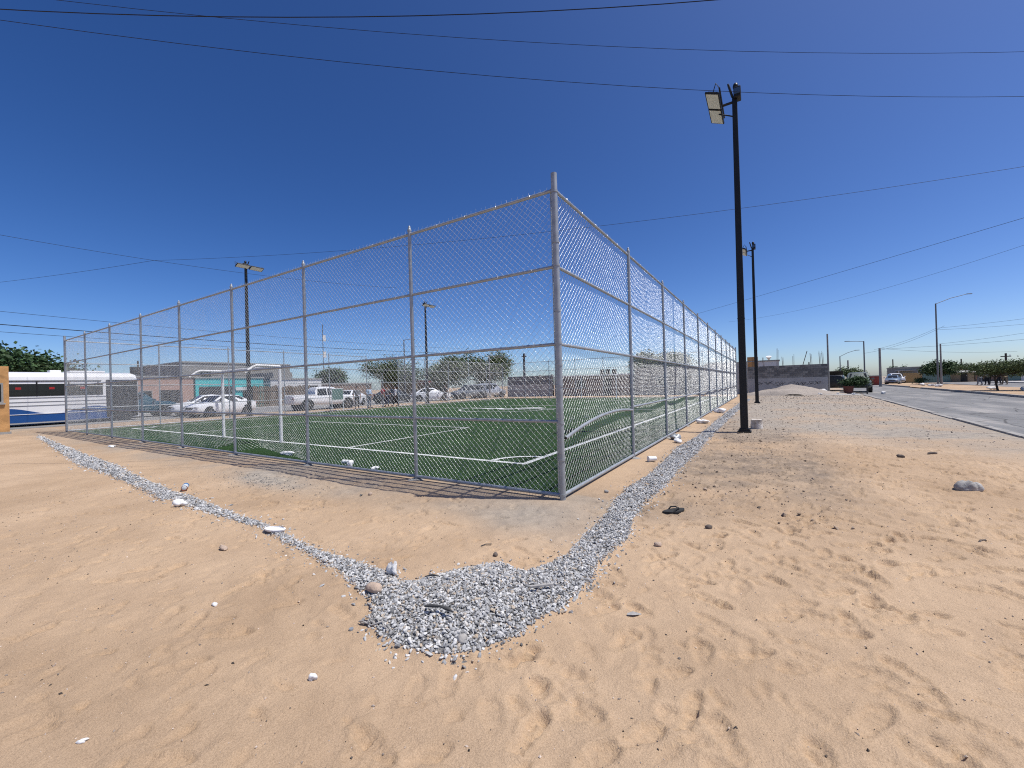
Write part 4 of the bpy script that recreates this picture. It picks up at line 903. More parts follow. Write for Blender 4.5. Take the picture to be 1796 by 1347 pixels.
# street behind the pitch (faces look towards +X)
p = house('pinkish plastered house with a dark doorway, behind the white cars', -50, -40, 6.6, 10.6, 2.95, 'pink'); door(p, 'x+', 8.3, 9.6, 1.9, -40); window(p, 'x+', 7.0, 7.8, 1.1, 1.9, -40, 'concrete'); obj('water_tank', MB().tube([(-44, 8, 3.1), (-44, 8, 4.0)], .5, 12), 'rubber', p, 40)
p = house('tall unfinished grey block building behind the turquoise front', -60, -48, 12.6, 23.6, 4.75, 'greyhouse'); obj('stair_tower', MB().box(-55, -48.1, 12.62, 15.0, 4.7, 4.9), 'greyhouse', p); window(p, 'x+', 14, 15.2, 3.2, 4.0, -48, 'concrete')
p = house('low house with a turquoise front and barred dark openings', -47.9, -40, 10.75, 16.4, 2.88, 'turq'); door(p, 'x+', 11.0, 13.6, 2.15, -40); window(p, 'x+', 14.5, 15.9, .9, 2.1, -40, 'darkdoor', 9); obj('shop_sign', MB().box(-39.97, -39.9, 13.9, 15.0, 1.75, 2.05), 'whitewall', p)
p = house('low white-fronted house with a grey block storey on top', -47.9, -40, 17.1, 22.6, 2.75, 'whitewall'); door(p, 'x+', 20.9, 22.2, 2.1, -40); window(p, 'x+', 17.6, 19.4, 1.0, 2.0, -40, 'darkdoor'); obj('upper_storey', MB().box(-46, -41, 17.9, 19.9, 2.9, 3.55), 'greyhouse', p)
p = house('long low brown wall house under the dark round tree', -50, -42, 23.7, 31.0, 2.2, 'brownwall'); window(p, 'x+', 25, 26.4, .9, 1.7, -42, 'concrete')
wf = thing('slat_fence', 'brown wooden slat fence before the white-fronted house', 'fence', (-38.9, 14.9, 0.1)); sl = MB(); rs = random.Random(2)
for i in range(42): sl.box(-.015, .015, i * .135, i * .135 + .105, 0, 2.0 + rs.uniform(-.12, .08))
obj('slats', sl, 'wood', wf, kind='stuff'); obj('rail', MB().box(.02, .06, 0, 5.6, .4, .48), 'wood', wf); obj('rail', MB().box(.02, .06, 0, 5.6, 1.5, 1.58), 'wood', wf)
p = house('low house with a red awning under the trees across the street', -52, -44, 41, 48, 2.6, 'tan'); obj('awning', MB().box(-44, -42.6, 41.5, 45.5, 2.2, 2.6), 'brickred', p); door(p, 'x+', 46.2, 47.2, 2.1, -44)
# far end of the pitch (faces look towards -Y)
def block_skin(p, x0, x1, y, z0, z1): pass
p = house('dark grey block wall at the far end, left of the corner post', -27.3, -20.6, 41.3, 41.6, 2.5, 'block', 'block', .0, 'block_wall', 'wall'); obj('plaster_base', MB().box(-27.3, -20.6, 41.27, 41.3, -.1, 1.55), 'plaster', p)
for x in (-24.8, -22.4, -20.7): obj('pier', MB().box(x - .1, x + .1, 41.24, 41.5, -.1, 2.75), 'concrete', p)
p = house('brown brick house wall with a white parapet, behind the far goal', -20.3, -10.6, 41.25, 50, 2.35, 'brownwall', 'whitewall', .03); door(p, 'y-', -13.9, -13.0, 2.0, 41.25); window(p, 'y-', -17.5, -16.2, 1.0, 1.9, 41.25, 'concrete')
for x in (-14.9, -14.2, -13.4): obj('water_tank', MB().tube([(x, 43.5, 2.5), (x, 43.5, 3.15)], .28, 10), 'rubber', p, 40)
p = house('grey house wall at the far end under the round tree', -10.4, -3.3, 41.4, 50, 2.9, 'greyhouse', 'concrete', .03); window(p, 'y-', -8.2, -7.0, 1.0, 2.0, 41.4, 'whitewall'); door(p, 'y-', -5.6, -4.6, 2.1, 41.4)
p = house('white house with a small orange wall and satellite dish behind the block wall', .2, 3.4, 52, 60, 3.5, 'whitewall'); obj('orange_wall', MB().box(.2, 1.3, 51.95, 52, 2.0, 4.1), 'orange', p); obj('satellite_dish', MB().tube([(2.4, 52, 3.6), (2.4, 51.8, 4.05)], [.03, .3], 10), 'white', p, 40)
# low houses across the double road on the right (faces look towards -Y)
p = house('wide grey house above an ochre garden wall', 22.4, 27.0, 97, 104, 2.75, 'greyhouse'); obj('garden_wall', MB().box(22.5, 24.85, 93.0, 93.2, 0, 1.75), 'ochre', p); obj('porch_roof', MB().box(22.2, 24.6, 95.2, 97, 2.2, 2.32), 'concrete_l', p); obj('porch_post', MB().tube([(22.4, 95.4, 0), (22.4, 95.4, 2.2)], .07, 6), 'whitewall', p); window(p, 'y-', 25.2, 26.2, 1.2, 2.1, 97, 'whitewall')
p = house('low house with a green sheet fence behind the round median tree', 27.2, 30.2, 98, 105, 2.3, 'tan'); sh = MB()
for i in range(17): sh.box(24.95 + i * .2, 24.95 + i * .2 + .185, 93.0 + .02 * (i % 2), 93.04 + .02 * (i % 2), 0, 1.7)
obj('sheet_fence', sh, 'greenwall', p, kind='stuff'); window(p, 'y-', 28.0, 29.0, 1.0, 1.9, 98, 'whitewall')
p = house('low house with a long awning between the two median trees', 28.6, 31.6, 94.6, 102, 1.9, 'tan'); obj('awning', MB().prism([(92.6, 1.55), (94.6, 1.9), (94.6, 2.0), (92.55, 1.65)], 'x', 28.4, 31.5), 'concrete_l', p); obj('upper_room', MB().box(29.4, 31.4, 97, 100, 2.04, 2.75), 'brickred', p); door(p, 'y-', 30.0, 30.8, 1.7, 94.6)
for xx in (28.6, 31.3): obj('awning_post', MB().tube([(xx, 92.75, 0), (xx, 92.75, 1.6)], .05, 6), 'wood', p)
p = house('dark brown low house behind the group of people', 31.8, 35.0, 95, 103, 2.1, 'brownwall'); door(p, 'y-', 32.4, 33.2, 1.8, 95); window(p, 'y-', 33.7, 34.6, .9, 1.7, 95, 'whitewall'); obj('satellite_dish', MB().tube([(32.6, 95.2, 2.2), (32.6, 95.0, 2.6)], [.04, .32], 10), 'white', p, 40)
p = house('tall green metal-fronted house at the right edge', 35.2, 42, 94, 103, 2.75, 'greenwall'); door(p, 'y-', 36.6, 37.6, 2.1, 94, 'whitewall'); window(p, 'y-', 35.5, 36.2, 1.0, 1.9, 94, 'whitewall'); obj('fascia', MB().box(35.1, 42, 93.9, 94, 2.45, 2.7), 'whitewall', p)
p = house('far grey house at the end of the right road', 12, 20, 150, 160, 3.0, 'greyhouse'); window(p, 'y-', 14, 15.5, 1, 2, 150, 'whitewall')
p = house('far low building closing the right road, with a green hill-like tree', 6, 16, 170, 182, 3.4, 'concrete_l')
p = house('red painted kiosk on the median behind the concrete pole', 15.2, 16.8, 78, 80.0, 1.35, 'brickred', 'concrete', .1, 'kiosk', 'kiosk'); obj('hatch', MB().box(15.4, 16.5, 77.96, 78, .4, 1.2), 'brickred', p)
# orange kiosk at the left picture edge
p = house('orange stucco kiosk with a barred window at the left edge', -28.6, -25.5, -5.2, -1.36, 2.78, 'orange', 'orange', .0, 'kiosk', 'kiosk'); window(p, 'x+', -3.0, -1.52, 1.35, 2.2, -25.5, 'concrete', 4); obj('plinth', MB().box(-28.65, -25.46, -5.25, -1.32, -.1, .1), 'concrete', p)

# ------------------------------------------------------------------ trees
LEAF = {}
def leaves(n, ells, size, seed, thin=0.0, flat=0.5):
    r = np.random.default_rng(seed); P = []
    wts = np.array([e[3] * e[4] * e[5] for e in ells]) ** .8; wts /= wts.sum()
    # leaf sprays: short twigs with several leaves, spread through each lobe
    nc = n // 9; idx = r.choice(len(ells), nc, p=wts); E = np.array(ells)[idx]
    d = r.normal(size=(nc, 3)); d /= np.linalg.norm(d, axis=1, keepdims=True); rad = r.random(nc) ** (1 / 2.2) * (1 + .16 * r.normal(size=nc))
    C = E[:, :3] + d * rad[:, None] * E[:, 3:6]
    if thin > 0:
        k = (vnoise(C[:, 0] * 1.3 + C[:, 2], C[:, 1] * 1.3 - C[:, 2] * .7, ells[0][3] * .45, seed) > -1 + 2 * thin * .62); C = C[k]
    nc = len(C); Q = np.repeat(C, 9, 0) + r.normal(size=(nc * 9, 3)) * size * np.array([1.5, 1.5, .9]); m = len(Q)
    a = r.uniform(0, 2 * PI, m); tl = r.normal(0, flat, m); T = np.stack([np.cos(a) * np.cos(tl), np.sin(a) * np.cos(tl), np.sin(tl)], 1)
    up = r.normal(size=(m, 3)) + np.array([0, 0, 1.2]); B = np.cross(T, up); B /= np.linalg.norm(B, axis=1, keepdims=True) + 1e-9
    L = size * r.uniform(.6, 1.3, m)[:, None]; W = L * .36
    V = np.stack([Q - T * L * .5, Q + B * W, Q + T * L * .5, Q - B * W], 1).reshape(-1, 3)
    return np_mesh('crown', V, np.arange(m * 4).reshape(-1, 4))
def tree(name, label, loc, h0, ells, n, leafm, size, seed, trunk_r=.14, thin=.2, flat=.5, stems=1, cat='tree', group='trees'):
    r = thing(name, label, cat, loc, 0, group); rr = random.Random(seed); t = MB()
    for s in range(stems):
        ox = (s - (stems - 1) / 2) * .25; top = Vector((ells[0][0] * .4 + ox, ells[0][1] * .4, h0))
        pts = [Vector((ox * .5, 0, -.1)), Vector((ox + rr.uniform(-.1, .1), rr.uniform(-.1, .1), h0 * .5)), top]
        t.tube(pts, [trunk_r, trunk_r * .8, trunk_r * .62], 8)
        for e in ells:
            if rr.random() < .85:
                c = Vector(e[:3]); mid = top.lerp(c, .55) + Vector((rr.uniform(-.2, .2), rr.uniform(-.2, .2), .1)); t.tube([top, mid, c + Vector((0, 0, e[5] * .3))], [trunk_r * .5, trunk_r * .32, trunk_r * .1], 6)
    obj('trunk', t, 'bark', r, 50); obj('crown', leaves(n, ells, size, seed, thin, flat), leafm, r); return r
def lobes(seed, n, R, H, zc, spread=1.0):
    q = random.Random(seed); out = []
    for i in range(n):
        a = q.uniform(0, 2 * PI); d = R * spread * math.sqrt(q.random()) * .82; s = q.uniform(.2, .42)
        out.append((d * math.cos(a), d * math.sin(a), zc + H * q.uniform(-.32, .32) * (1 - .5 * d / R), R * s, R * s, H * s * .8))
    return out
tree('broad_tree', 'broad dark green tree crown rising behind the bus', (-47, -1.0, 0), 2.2, lobes(1, 34, 5.6, 3.6, 3.9), 34000, 'leaf_dark', .26, 51, .25, .0)
tree('round_tree', 'dense dark round tree behind the long brown wall', (-47, 29.0, 0), 1.6, lobes(2, 22, 2.6, 2.8, 3.0), 16000, 'leaf_dark', .22, 52, .2, .05)
tree('airy_tree', 'airy olive tree behind the people and the fence gate', (-45, 37.3, 0), 2.2, lobes(3, 26, 4.4, 4.6, 3.9), 15000, 'leaf_mid', .2, 53, .2, .4)
tree('leafy_tree', 'leafy olive tree behind the grey four-wheel drive, left one', (-41, 44.5, 0), 2.4, lobes(4, 26, 4.6, 5.2, 4.0), 22000, 'leaf_pale', .22, 54, .25, .2)
tree('leafy_tree', 'leafy olive tree beside the silver van, right one of the pair', (-37.0, 50.5, 0), 2.4, lobes(5, 26, 4.4, 5.6, 4.4), 24000, 'leaf_pale', .22, 55, .25, .2)
tree('bare_tree', 'thin sparse tree between the two olive trees', (-43, 40.5, 0), 2.6, lobes(6, 9, 2.4, 3.6, 3.6), 1800, 'leaf_mid', .2, 56, .12, .6)
tree('round_tree', 'round tree top above the grey house at the far end', (-10.0, 52.5, 0), 2.4, lobes(7, 26, 3.8, 3.4, 3.9), 22000, 'leaf_mid', .24, 57, .2, .1)
tree('round_tree', 'small dark round tree on the road median', (21.6, 71.0, .09), 1.0, lobes(8, 20, 1.75, 1.75, 2.1), 9000, 'leaf_dark', .2, 58, .16, .0, group='median trees')
tree('bush', 'low dark bush at the foot of the round median tree', (19.8, 71.0, .09), .3, lobes(81, 5, .7, .7, .5), 700, 'leaf_dark', .16, 581, .04, .1, cat='bush', group='median trees')
tree('thorn_tree', 'wide spreading thorn tree on the median at the right edge', (17.0, 41.0, .09), 1.0, [(-.6, -.6, 1.75, 1.1, 1.1, .42), (.5, -.7, 1.75, 1.4, 1.2, .5), (1.9, -1.2, 1.95, 1.5, 1.3, .6), (3.0, -2.0, 2.0, 1.4, 1.3, .55), (-1.5, .2, 1.85, .8, .8, .3), (0, .6, 1.5, 1.4, 1.2, .4), (1.2, .4, 1.4, 1.2, 1, .4)], 20000, 'leaf_pale', .10, 59, .075, .3, .6, 1, group='median trees')
tree('street_tree', 'yellowish green tree beyond the concrete pole down the right road', (15.5, 96, 0), 1.4, lobes(10, 9, 2.2, 2.2, 2.2), 3000, 'leaf_pale', .26, 60, .15, .1)
cyr = random.Random(12)
for i, (x, y, h) in enumerate(((24.6, 112, 3.4), (25.6, 113, 3.0), (26.3, 111, 3.6))):
    tree('cypress', ('left', 'middle', 'right')[i] + ' one of three slim dark cypresses down the right road', (x, y, 0), .6, [(0, 0, h * .5, .45, .45, h * .5), (0, 0, h * .75, .3, .3, h * .28)], 1200, 'leaf_dark', .2, 100 + i, .1, .0, group='cypresses')
# potted shrub on the corner
ps_ = thing('potted_shrub', 'wide green shrub in a red brick-coloured tub at the wall corner', 'shrub', (8.0, 39.6, 0))
obj('tub', MB().loft([[(q * math.cos(a), q * math.sin(a), z) for a in np.linspace(0, 2 * PI, 17)[:-1]] for q, z in ((.28, 0), (.32, .2), (.36, .58), (.38, .60), (.38, .66), (.33, .66))]), 'terracotta', ps_, 40)
obj('crown', leaves(5200, [(0.5, 0.2, 1.0, .62, .6, .30), (.95, .4, .95, .5, .5, .28), (0.0, 0, .95, .45, .45, .28), (.7, .3, 1.2, .45, .4, .22)], .11, 77, .0, .3), 'leaf_dark', ps_); obj('stem', MB().tube([(0, 0, .6), (.2, 0.05, .9)], .04, 6), 'bark', ps_)
obj('marker_post', MB().tube([(9.0, 38.3, 0), (9.0, 38.3, .75)], .045, 8), 'black', None, 40, label='short black post standing by the potted shrub', cat='post')
# dark four-wheel drive with its tailgate raised, left of the shrub
dk = suv('dark four-wheel drive with raised tailgate at the end of the block wall', (8.45, 51.0, 0.01), PI / 2 - 0.15, 'cardark', rim='blackmetal')
obj('tailgate', MB().prism([(-2.1, 1.62), (-2.95, 1.95), (-2.98, 2.03), (-2.05, 1.74)], 'y', -.7, .7), 'cardark', dk)

# ------------------------------------------------------------------ poles and street lamps
def pole(label, loc, h, r=.12, m='pole_conc', lean=0, arm=None):
    p = thing('utility_pole', label, 'pole', loc, 0, 'utility poles'); obj('shaft', MB().tube([(0, 0, -.2), (lean * h, 0, h)], [r, r * .7], 8), m, p, 40)
    if arm: obj('crossarm', MB().box(-arm, arm, -.05, .05, h - .5, h - .38), 'pole_wood', p); obj('insulator', MB().tube([(arm * .8, 0, h - .38), (arm * .8, 0, h - .2)], .05, 6), 'white', p)
    return p
def street_lamp(label, loc, h, arm, rz=0, m='pole_steel'):
    p = thing('street_lamp', label, 'street lamp', loc, rz, 'street lamps'); obj('shaft', MB().tube([(0, 0, -.1), (0, 0, h)], [.1, .07], 8), m, p, 40)
    o = obj('arm', MB().tube([(0, 0, h - .05), (arm[0] * .5, 0, h + arm[1] * .6), (arm[0], 0, h + arm[1])], .035, 6), m, p, 40); obj('lamp_head', MB().cbox((arm[0] + .3 * (1 if arm[0] > 0 else -1), 0, h + arm[1] + .02), (.6, .18, .09)), m, o, bevel=.03); return p
pole('bare square concrete post standing up from the wall corner', (6.95, 42.2, 0), 5.4, .085, 'pole_conc')
street_lamp('thin street lamp with a rising arm, right of the block wall', (12.8, 84.6, 0), 4.95, (2.2, .9), .25)
street_lamp('slim street lamp with an arm to the left, above the grey-green pickup', (13.65, 69.35, .1), 6.2, (-2.0, .02), .55)
pole('tall concrete pole on the median beside the blue-grey saloon', (14.7, 66.0, .09), 4.95, .16, 'pole_conc', 0, None)
pole('grey concrete post far down the right road', (16.4, 104.3, 0), 4.8, .17, 'pole_conc')
street_lamp('tall street lamp with a long rising arm over the median', (20.31, 67.0, .1), 10.2, (3.5, 1.0), .45)
pole('short grey post tucked behind the tall street lamp', (21.0, 68.5, .1), 5.2, .11, 'pole_conc')
pole('wooden pole with a lamp box at the right edge behind the thorn tree', (30.6, 80.65, 0), 4.1, .16, 'pole_wood', 0, .5)
for i, (x, y, h, lab) in enumerate(((26.0, 118, 5.0, 'dark pole left of the round median tree, far off'), (31.0, 106, 4.2, 'short dark pole just right of the round median tree'), (33.6, 107, 4.2, 'second short dark pole right of the round median tree'), (9.4, 98, 4.6, 'dark distant pole just right of the wall corner'), (9.0, 112, 4.2, 'farthest thin pole right of the wall corner'))): pole(lab, (x, y, 0), h, .14, 'pole_wood')
pole('dark wooden pole behind the far block wall, left of the corner post', (-27.4, 46, 0), 6.05, .2, 'pole_wood', 0, .4)
street_lamp('pale street lamp post with a short arm before the olive trees', (-27.2, 37.0, 0), 5.4, (1.4, -.4), 0, 'pole_conc')
street_lamp('thin lamp post above the airy tree behind the gate', (-40.0, 35.0, 0), 8.2, (.9, .02), .8)
pole('thin dark pole above the roofs right of the bus', (-42, 7.5, 0), 4.4, .09, 'pole_wood')
pole('thin pole behind the tree over the bus', (-50, 3.6, 0), 4.9, .09, 'pole_wood')
ra = thing('radio_mast', 'faint thin lattice mast seen through the fence', 'mast', (-60, 36, 0)); obj('mast', MB().tube([(0, 0, 0), (0, 0, 12.5)], .06, 5), 'pole_steel', ra); 
for z in (7.5, 10.2): obj('antenna', MB().cbox((0, .25, z), (.1, .5, 1.0)), 'whitewall', ra)
# small sign panel on two legs by the far fence
sg = thing('sign_board', 'small green sign board on two white legs by the pitch side', 'sign', (-23.2, 12.9, 0.022)); obj('panel', MB().box(-.02, .02, -.42, .42, .82, 1.56), 'greenwall', sg); obj('frame', MB().tube([(0, -.44, .8), (0, -.44, 1.58), (0, .44, 1.58), (0, .44, .8), (0, -.44, .8)], .025, 6), 'white', sg)
for y in (-.44, .44): obj('leg', MB().tube([(0, y, 0), (0, y, .82)], .025, 6), 'white', sg)
# cables at the right
for a in [((20.31, 67, 7.0), (38, 70, 7.9), .35, 'second cable fanning out from the tall street lamp to the right'), ((20.31, 67, 5.2), (36, 64, 7.6), .4, 'low cable rising from behind the round tree to the right edge'), ((14.7, 66, 4.9), (36, 60, 5.6), .3, 'long nearly level cable from the concrete pole to the right edge'), ((14.7, 66, 5.0), (30.6, 80.65, 4.3), .25, 'cable from the concrete median pole across the far road'), ((20.31, 67, 7.2), (14.7, 66, 5.0), .2, 'slanting cable between the tall street lamp and the concrete pole'), ((20.31, 67, 7.2), (36, 62, 8.4), .3, 'cable from the tall street lamp to the right edge'), ((13.65, 69.35, 4.6), (20.31, 67, 7.0), .4, 'cable between the slim lamp and the tall street lamp')]:
    cable(a[0], a[1], a[2], .012, a[3], 16, (0, .1))

# ------------------------------------------------------------------ people
def skin_obj(name, verts, edges, radii, root, m, parent, sub=1):
    me = bpy.data.meshes.new(name); me.from_pydata(verts, edges, []); o = bpy.data.objects.new(name, me); COL.objects.link(o); o.parent = parent; me.materials.append(M[m])
    md = o.modifiers.new('skin', 'SKIN'); md.use_smooth_shade = True
    for i, sv in enumerate(me.skin_vertices[0].data):
        r = radii[i]; sv.radius = (r, r) if not isinstance(r, tuple) else r; sv.use_root = (i == root)
    s = o.modifiers.new('sub', 'SUBSURF'); s.levels = sub; s.render_levels = sub; return o
def person(label, loc, rz, top, legs, arm_l, arm_r, stride=.12, h=1.78, longsl=False, group='people by the far fence', bag=None):
    """arm_*: (elbow, wrist) offsets from the shoulder; x forward, y left"""
    k = h / 1.7; p = thing('person', label, 'person', loc, rz, group)
    V = Vector; hip = .92; sh = 1.40
    V_ = {'pel': (0, 0, hip), 'waist': (0, 0, 1.06), 'chest': (0, 0, 1.27), 'neckb': (0, 0, 1.42), 'neck': (.01, 0, 1.48), 'head': (.02, 0, 1.57), 'crown': (.015, 0, 1.665)}
    rad = {'pel': (.15, .11), 'waist': (.135, .10), 'chest': (.165, .11), 'neckb': (.085, .075), 'neck': .055, 'head': (.075, .092), 'crown': (.055, .068)}
    E = [('pel', 'waist'), ('waist', 'chest'), ('chest', 'neckb'), ('neckb', 'neck'), ('neck', 'head'), ('head', 'crown')]
    for s, nm, arm in ((1, 'l', arm_l), (-1, 'r', arm_r)):
        S = V((0, s * .19, sh - .02)); el = S + V(arm[0]); wr = S + V(arm[1]); hd = wr + (wr - el).normalized() * .09; fg = hd + (wr - el).normalized() * .08
        for n_, q, r_ in (('sh', S, .058), ('el', el, .043), ('wr', wr, .03), ('hd', hd, (.042, .022)), ('fg', fg, (.032, .013))): V_[n_ + nm] = tuple(q); rad[n_ + nm] = r_
        E += [('chest', 'sh' + nm), ('sh' + nm, 'el' + nm), ('el' + nm, 'wr' + nm), ('wr' + nm, 'hd' + nm), ('hd' + nm, 'fg' + nm)]
        kx = s * stride
        for n_, q, r_ in (('hp', (0, s * .095, hip - .06), .092), ('kn', (kx * .55 + .03, s * .10, .50), .062), ('an', (kx * 1.1 - .01, s * .105, .09), .04), ('to', (kx * 1.1 + .15, s * .12, .035), (.045, .03))): V_[n_ + nm] = q; rad[n_ + nm] = r_
        E += [('pel', 'hp' + nm), ('hp' + nm, 'kn' + nm), ('kn' + nm, 'an' + nm), ('an' + nm, 'to' + nm)]
    def build(nm, keys, m, grow, sub=1):
        ks = [q for q in V_ if q in keys]; ix = {q: i for i, q in enumerate(ks)}; ed = [(ix[a], ix[b]) for a, b in E if a in ix and b in ix]
        rr = [tuple(c * k + grow for c in rad[q]) if isinstance(rad[q], tuple) else rad[q] * k + grow for q in ks]
        return skin_obj(nm, [tuple(c * k for c in V_[q]) for q in ks], ed, rr, 0, m, p, sub)
    build('body', list(V_), 'skin', 0)
    sl_ = ['wrl', 'wrr'] if longsl else []
    build('shirt', ['pel', 'waist', 'chest', 'neckb', 'shl', 'shr', 'ell', 'elr'] + sl_, top, .016)
    build('trousers', ['pel', 'hpl', 'hpr', 'knl', 'knr', 'anl', 'anr'], legs, .014)
    for s, nm in ((1, 'l'), (-1, 'r')):
        a = V(V_['an' + nm]) * k; t_ = V(V_['to' + nm]) * k; obj('shoe', MB().rock(((a.x + t_.x) / 2 + .01, (a.y + t_.y) / 2, .042), (.145, .052, .05), 2, 1, .04), 'rubber', p, 60)
    obj('hair', MB().rock((.0, 0, 1.635 * k), (.098, .082, .085), 3, 1, .05), 'hair', p, 60)
    fc = MB().rock((.105 * k, 0, 1.565 * k), (.018, .014, .025), 1, 0, .05); obj('nose', fc, 'skin', p, 60)
    for s in (-1, 1):
        obj('ear', MB().rock((.0, s * .083 * k, 1.57 * k), (.02, .012, .03), 1, 0, .05), 'skin', p, 60); obj('eye', MB().rock((.094 * k, s * .032 * k, 1.59 * k), (.008, .011, .007), 1, 0, .0), 'hair', p, 60)
    if bag: obj('bag', MB().cbox((-.02, -.30, .78), (.34, .14, .36)), 'cl_black', p, bevel=.05)
    return p
dn = ((.02, .05, -.30), (.08, .06, -.54)); bend = ((.02, .06, -.28), (.24, .0, -.30)); up_ = ((.16, .06, -.2), (.38, .04, -.06)); dnr = ((.02, -.05, -.30), (.08, -.06, -.54)); bendr = ((.02, -.06, -.28), (.24, 0, -.30)); upr = ((.16, -.06, -.2), (.38, -.04, -.06))
person('person in dark clothes standing before the pickup front', (-25.2, 16.0, 0), -.6, 'cl_grey', 'cl_black', dn, dnr, .03)
person('person in a light blue shirt and jeans by the fence', (-24.9, 16.9, 0), .2, 'cl_blue', 'cl_denim', bend, bendr, .04, 1.76, True)
person('person in a red shirt pointing with one arm', (-24.8, 18.2, 0), 1.2, 'cl_red', 'cl_grey', up_, dnr, .06)
person('person in a white shirt and black trousers walking with a black bag', (-24.7, 19.5, 0), -2.2, 'cl_white', 'cl_black', dn, bendr, .2, 1.74, True, bag=True)
person('person in dark clothes standing behind the white-shirted walker', (-25.9, 19.6, 0), 2.4, 'cl_grey', 'cl_denim', dn, dnr, .05)
person('person in dark clothes beside the white hatchback under the trees', (-27.2, 28.7, 0), 1.8, 'cl_black', 'cl_grey', dn, dnr, .06)
gp = 'people across the right road'
for x, y, rz_, t_, l_, lab in ((23.3, 65.0, 2.0, 'cl_black', 'cl_grey', 'leftmost person of the far group, in dark clothes'), (24.1, 65.6, 1.7, 'cl_white', 'cl_black', 'person in a white top in the far group across the road'), (24.55, 66.6, 4.0, 'cl_khaki', 'cl_black', 'person in khaki, middle of the far group behind the thorn tree'), (25.2, 66.2, 2.6, 'cl_black', 'cl_black', 'person all in black right of the thorn tree stem'), (25.8, 66.6, 2.0, 'cl_grey', 'cl_khaki', 'rightmost person of the far group, in grey')):
    person(lab, (x, y, .008), rz_, t_, l_, dn, bendr, .12, group=gp)

# ------------------------------------------------------------------ loose things on the ground
def small(name, label, cat, b, m, x, y, rz=0, z=0, smooth=60, group=None, scale=None):
    o = obj(name, b, m, None, smooth, (x, y, hz(x, y) + z), rz, label=label, cat=cat, group=group)
    return o
small('boulder', 'pale rounded boulder alone on the sand at the right', 'rock', MB().rock((-.03, 0, .05), (.10, .085, .085), 11, 3, .2).rock((.06, .005, .045), (.085, .075, .068), 44, 3, .2), 'rockw', 4.4, 2.72, .4)
small('stone', 'pinkish flat stone on the edge of the gravel pile', 'stone', MB().rock((0, 0, .03), (.065, .042, .034), 12, 2, .14), 'rockp', -.2, -2.80, .3, .01)
small('stone', 'jagged white stone standing at the top edge of the gravel', 'stone', MB().rock((0, 0, .035), (.036, .03, .046), 13, 2, .5), 'white_heap', -.31, -2.53, .3, .005)
small('stone', 'small pale stone on the sand below the sandal', 'stone', MB().rock((0, 0, .015), (.032, .026, .022), 14, 1, .2), 'rockp', 1.37, -.87)
small('stone', 'small dark stone beside the right-hand sand track', 'stone', MB().rock((0, 0, .015), (.036, .026, .024), 15, 1, .2), 'rockd', 1.72, -.2)
small('stone', 'dark stone on the sand between boulder and floodlight, left one', 'stone', MB().rock((0, 0, .02), (.05, .04, .035), 16, 1, .25), 'rockd', 4.24, 5.08)
small('stone', 'flat dark stone on the sand between boulder and floodlight, right one', 'stone', MB().rock((0, 0, .015), (.085, .03, .024), 17, 1, .25), 'rockd', 4.78, 5.6, .6)
small('stone', 'tan stone lying on the sand left of the gravel strip', 'stone', MB().rock((0, 0, .015), (.05, .03, .024), 18, 1, .25), 'rockp', -2.25, -2.92)
small('stone', 'small dark stone above the gravel pile on the sand', 'stone', MB().rock((0, 0, .012), (.024, .02, .02), 19, 1, .2), 'rockd', .17, -1.78)
small('stone', 'pale stone on the lower right rim of the gravel pile', 'stone', MB().rock((0, 0, .02), (.035, .028, .03), 20, 1, .2), 'rockw', .72, -2.93, 0, .005)
small('stone', 'small tan stone on the sand before the left fence', 'stone', MB().rock((0, 0, .015), (.036, .03, .024), 25, 1, .25), 'rockp', -2.55, -.95)
small('paper_scrap', 'tiny white scrap on the sand in the left foreground', 'litter', MB().rock((0, 0, .008), (.022, .015, .012), 21, 1, .4), 'paper', -1.09, -3.46)
small('paper_scrap', 'crumpled white scrap on the sand left of the gravel pile', 'litter', MB().rock((0, 0, .012), (.02, .016, .018), 22, 1, .45), 'paper', .22, -3.54)
small('paper_scrap', 'white scrap at the lower left picture edge', 'litter', MB().rock((0, 0, .005), (.022, .01, .007), 23, 1, .4), 'paper', -.30, -4.28, .8)
small('bottle_cap', 'grey cap on the sand at the left rim of the gravel pile', 'litter', MB().tube([(0, 0, 0), (0, 0, .01)], .014, 10), 'galv', .02, -3.16)
def crumple(r, seed, flat=.6): return MB().rock((0, 0, r[2] * .7), (r[0], r[1], r[2] * flat + .01), seed, 2, .42)
small('plastic_bag', 'white plastic bag on the gravel strip at the left', 'litter', crumple((.075, .05, .06), 31), 'paper', -4.5, -2.5, .4)
small('foam_tray', 'white foam lid lying across the thin gravel strip', 'litter', MB().loft([[(.13 * q * math.cos(a), .06 * q * math.sin(a), z) for a in np.linspace(0, 2 * PI, 17)[:-1]] for q, z in ((1, .0), (1.05, .018), (.9, .022), (.85, .010))]), 'paper', -2.27, -2.42, .25, .012)
small('cup', 'white foam cup by the left fence inside the pitch', 'litter', MB().tube([(0, 0, .04), (.17, .02, .045)], [.04, .03], 10), 'paper', -4.97, .33, .2, .02)
small('paper_scrap', 'crumpled white paper inside the pitch beside the foam cup', 'litter', crumple((.07, .06, .09), 33), 'paper', -4.5, .16, .2, .02)
small('paper_scrap', 'flat torn paper inside the pitch right of the crumpled one', 'litter', crumple((.07, .04, .025), 34), 'paper', -3.9, .25, .9, .02)
small('paper_scrap', 'thin white paper strip on the ground before the far left fence', 'litter', crumple((.22, .06, .03), 35), 'paper', -14.6, -.75, .1)
small('plastic_bag', 'bunched white bag under the torn fence bottom', 'litter', crumple((.20, .07, .06), 36), 'paper', -7.2, .45, .1, .02)
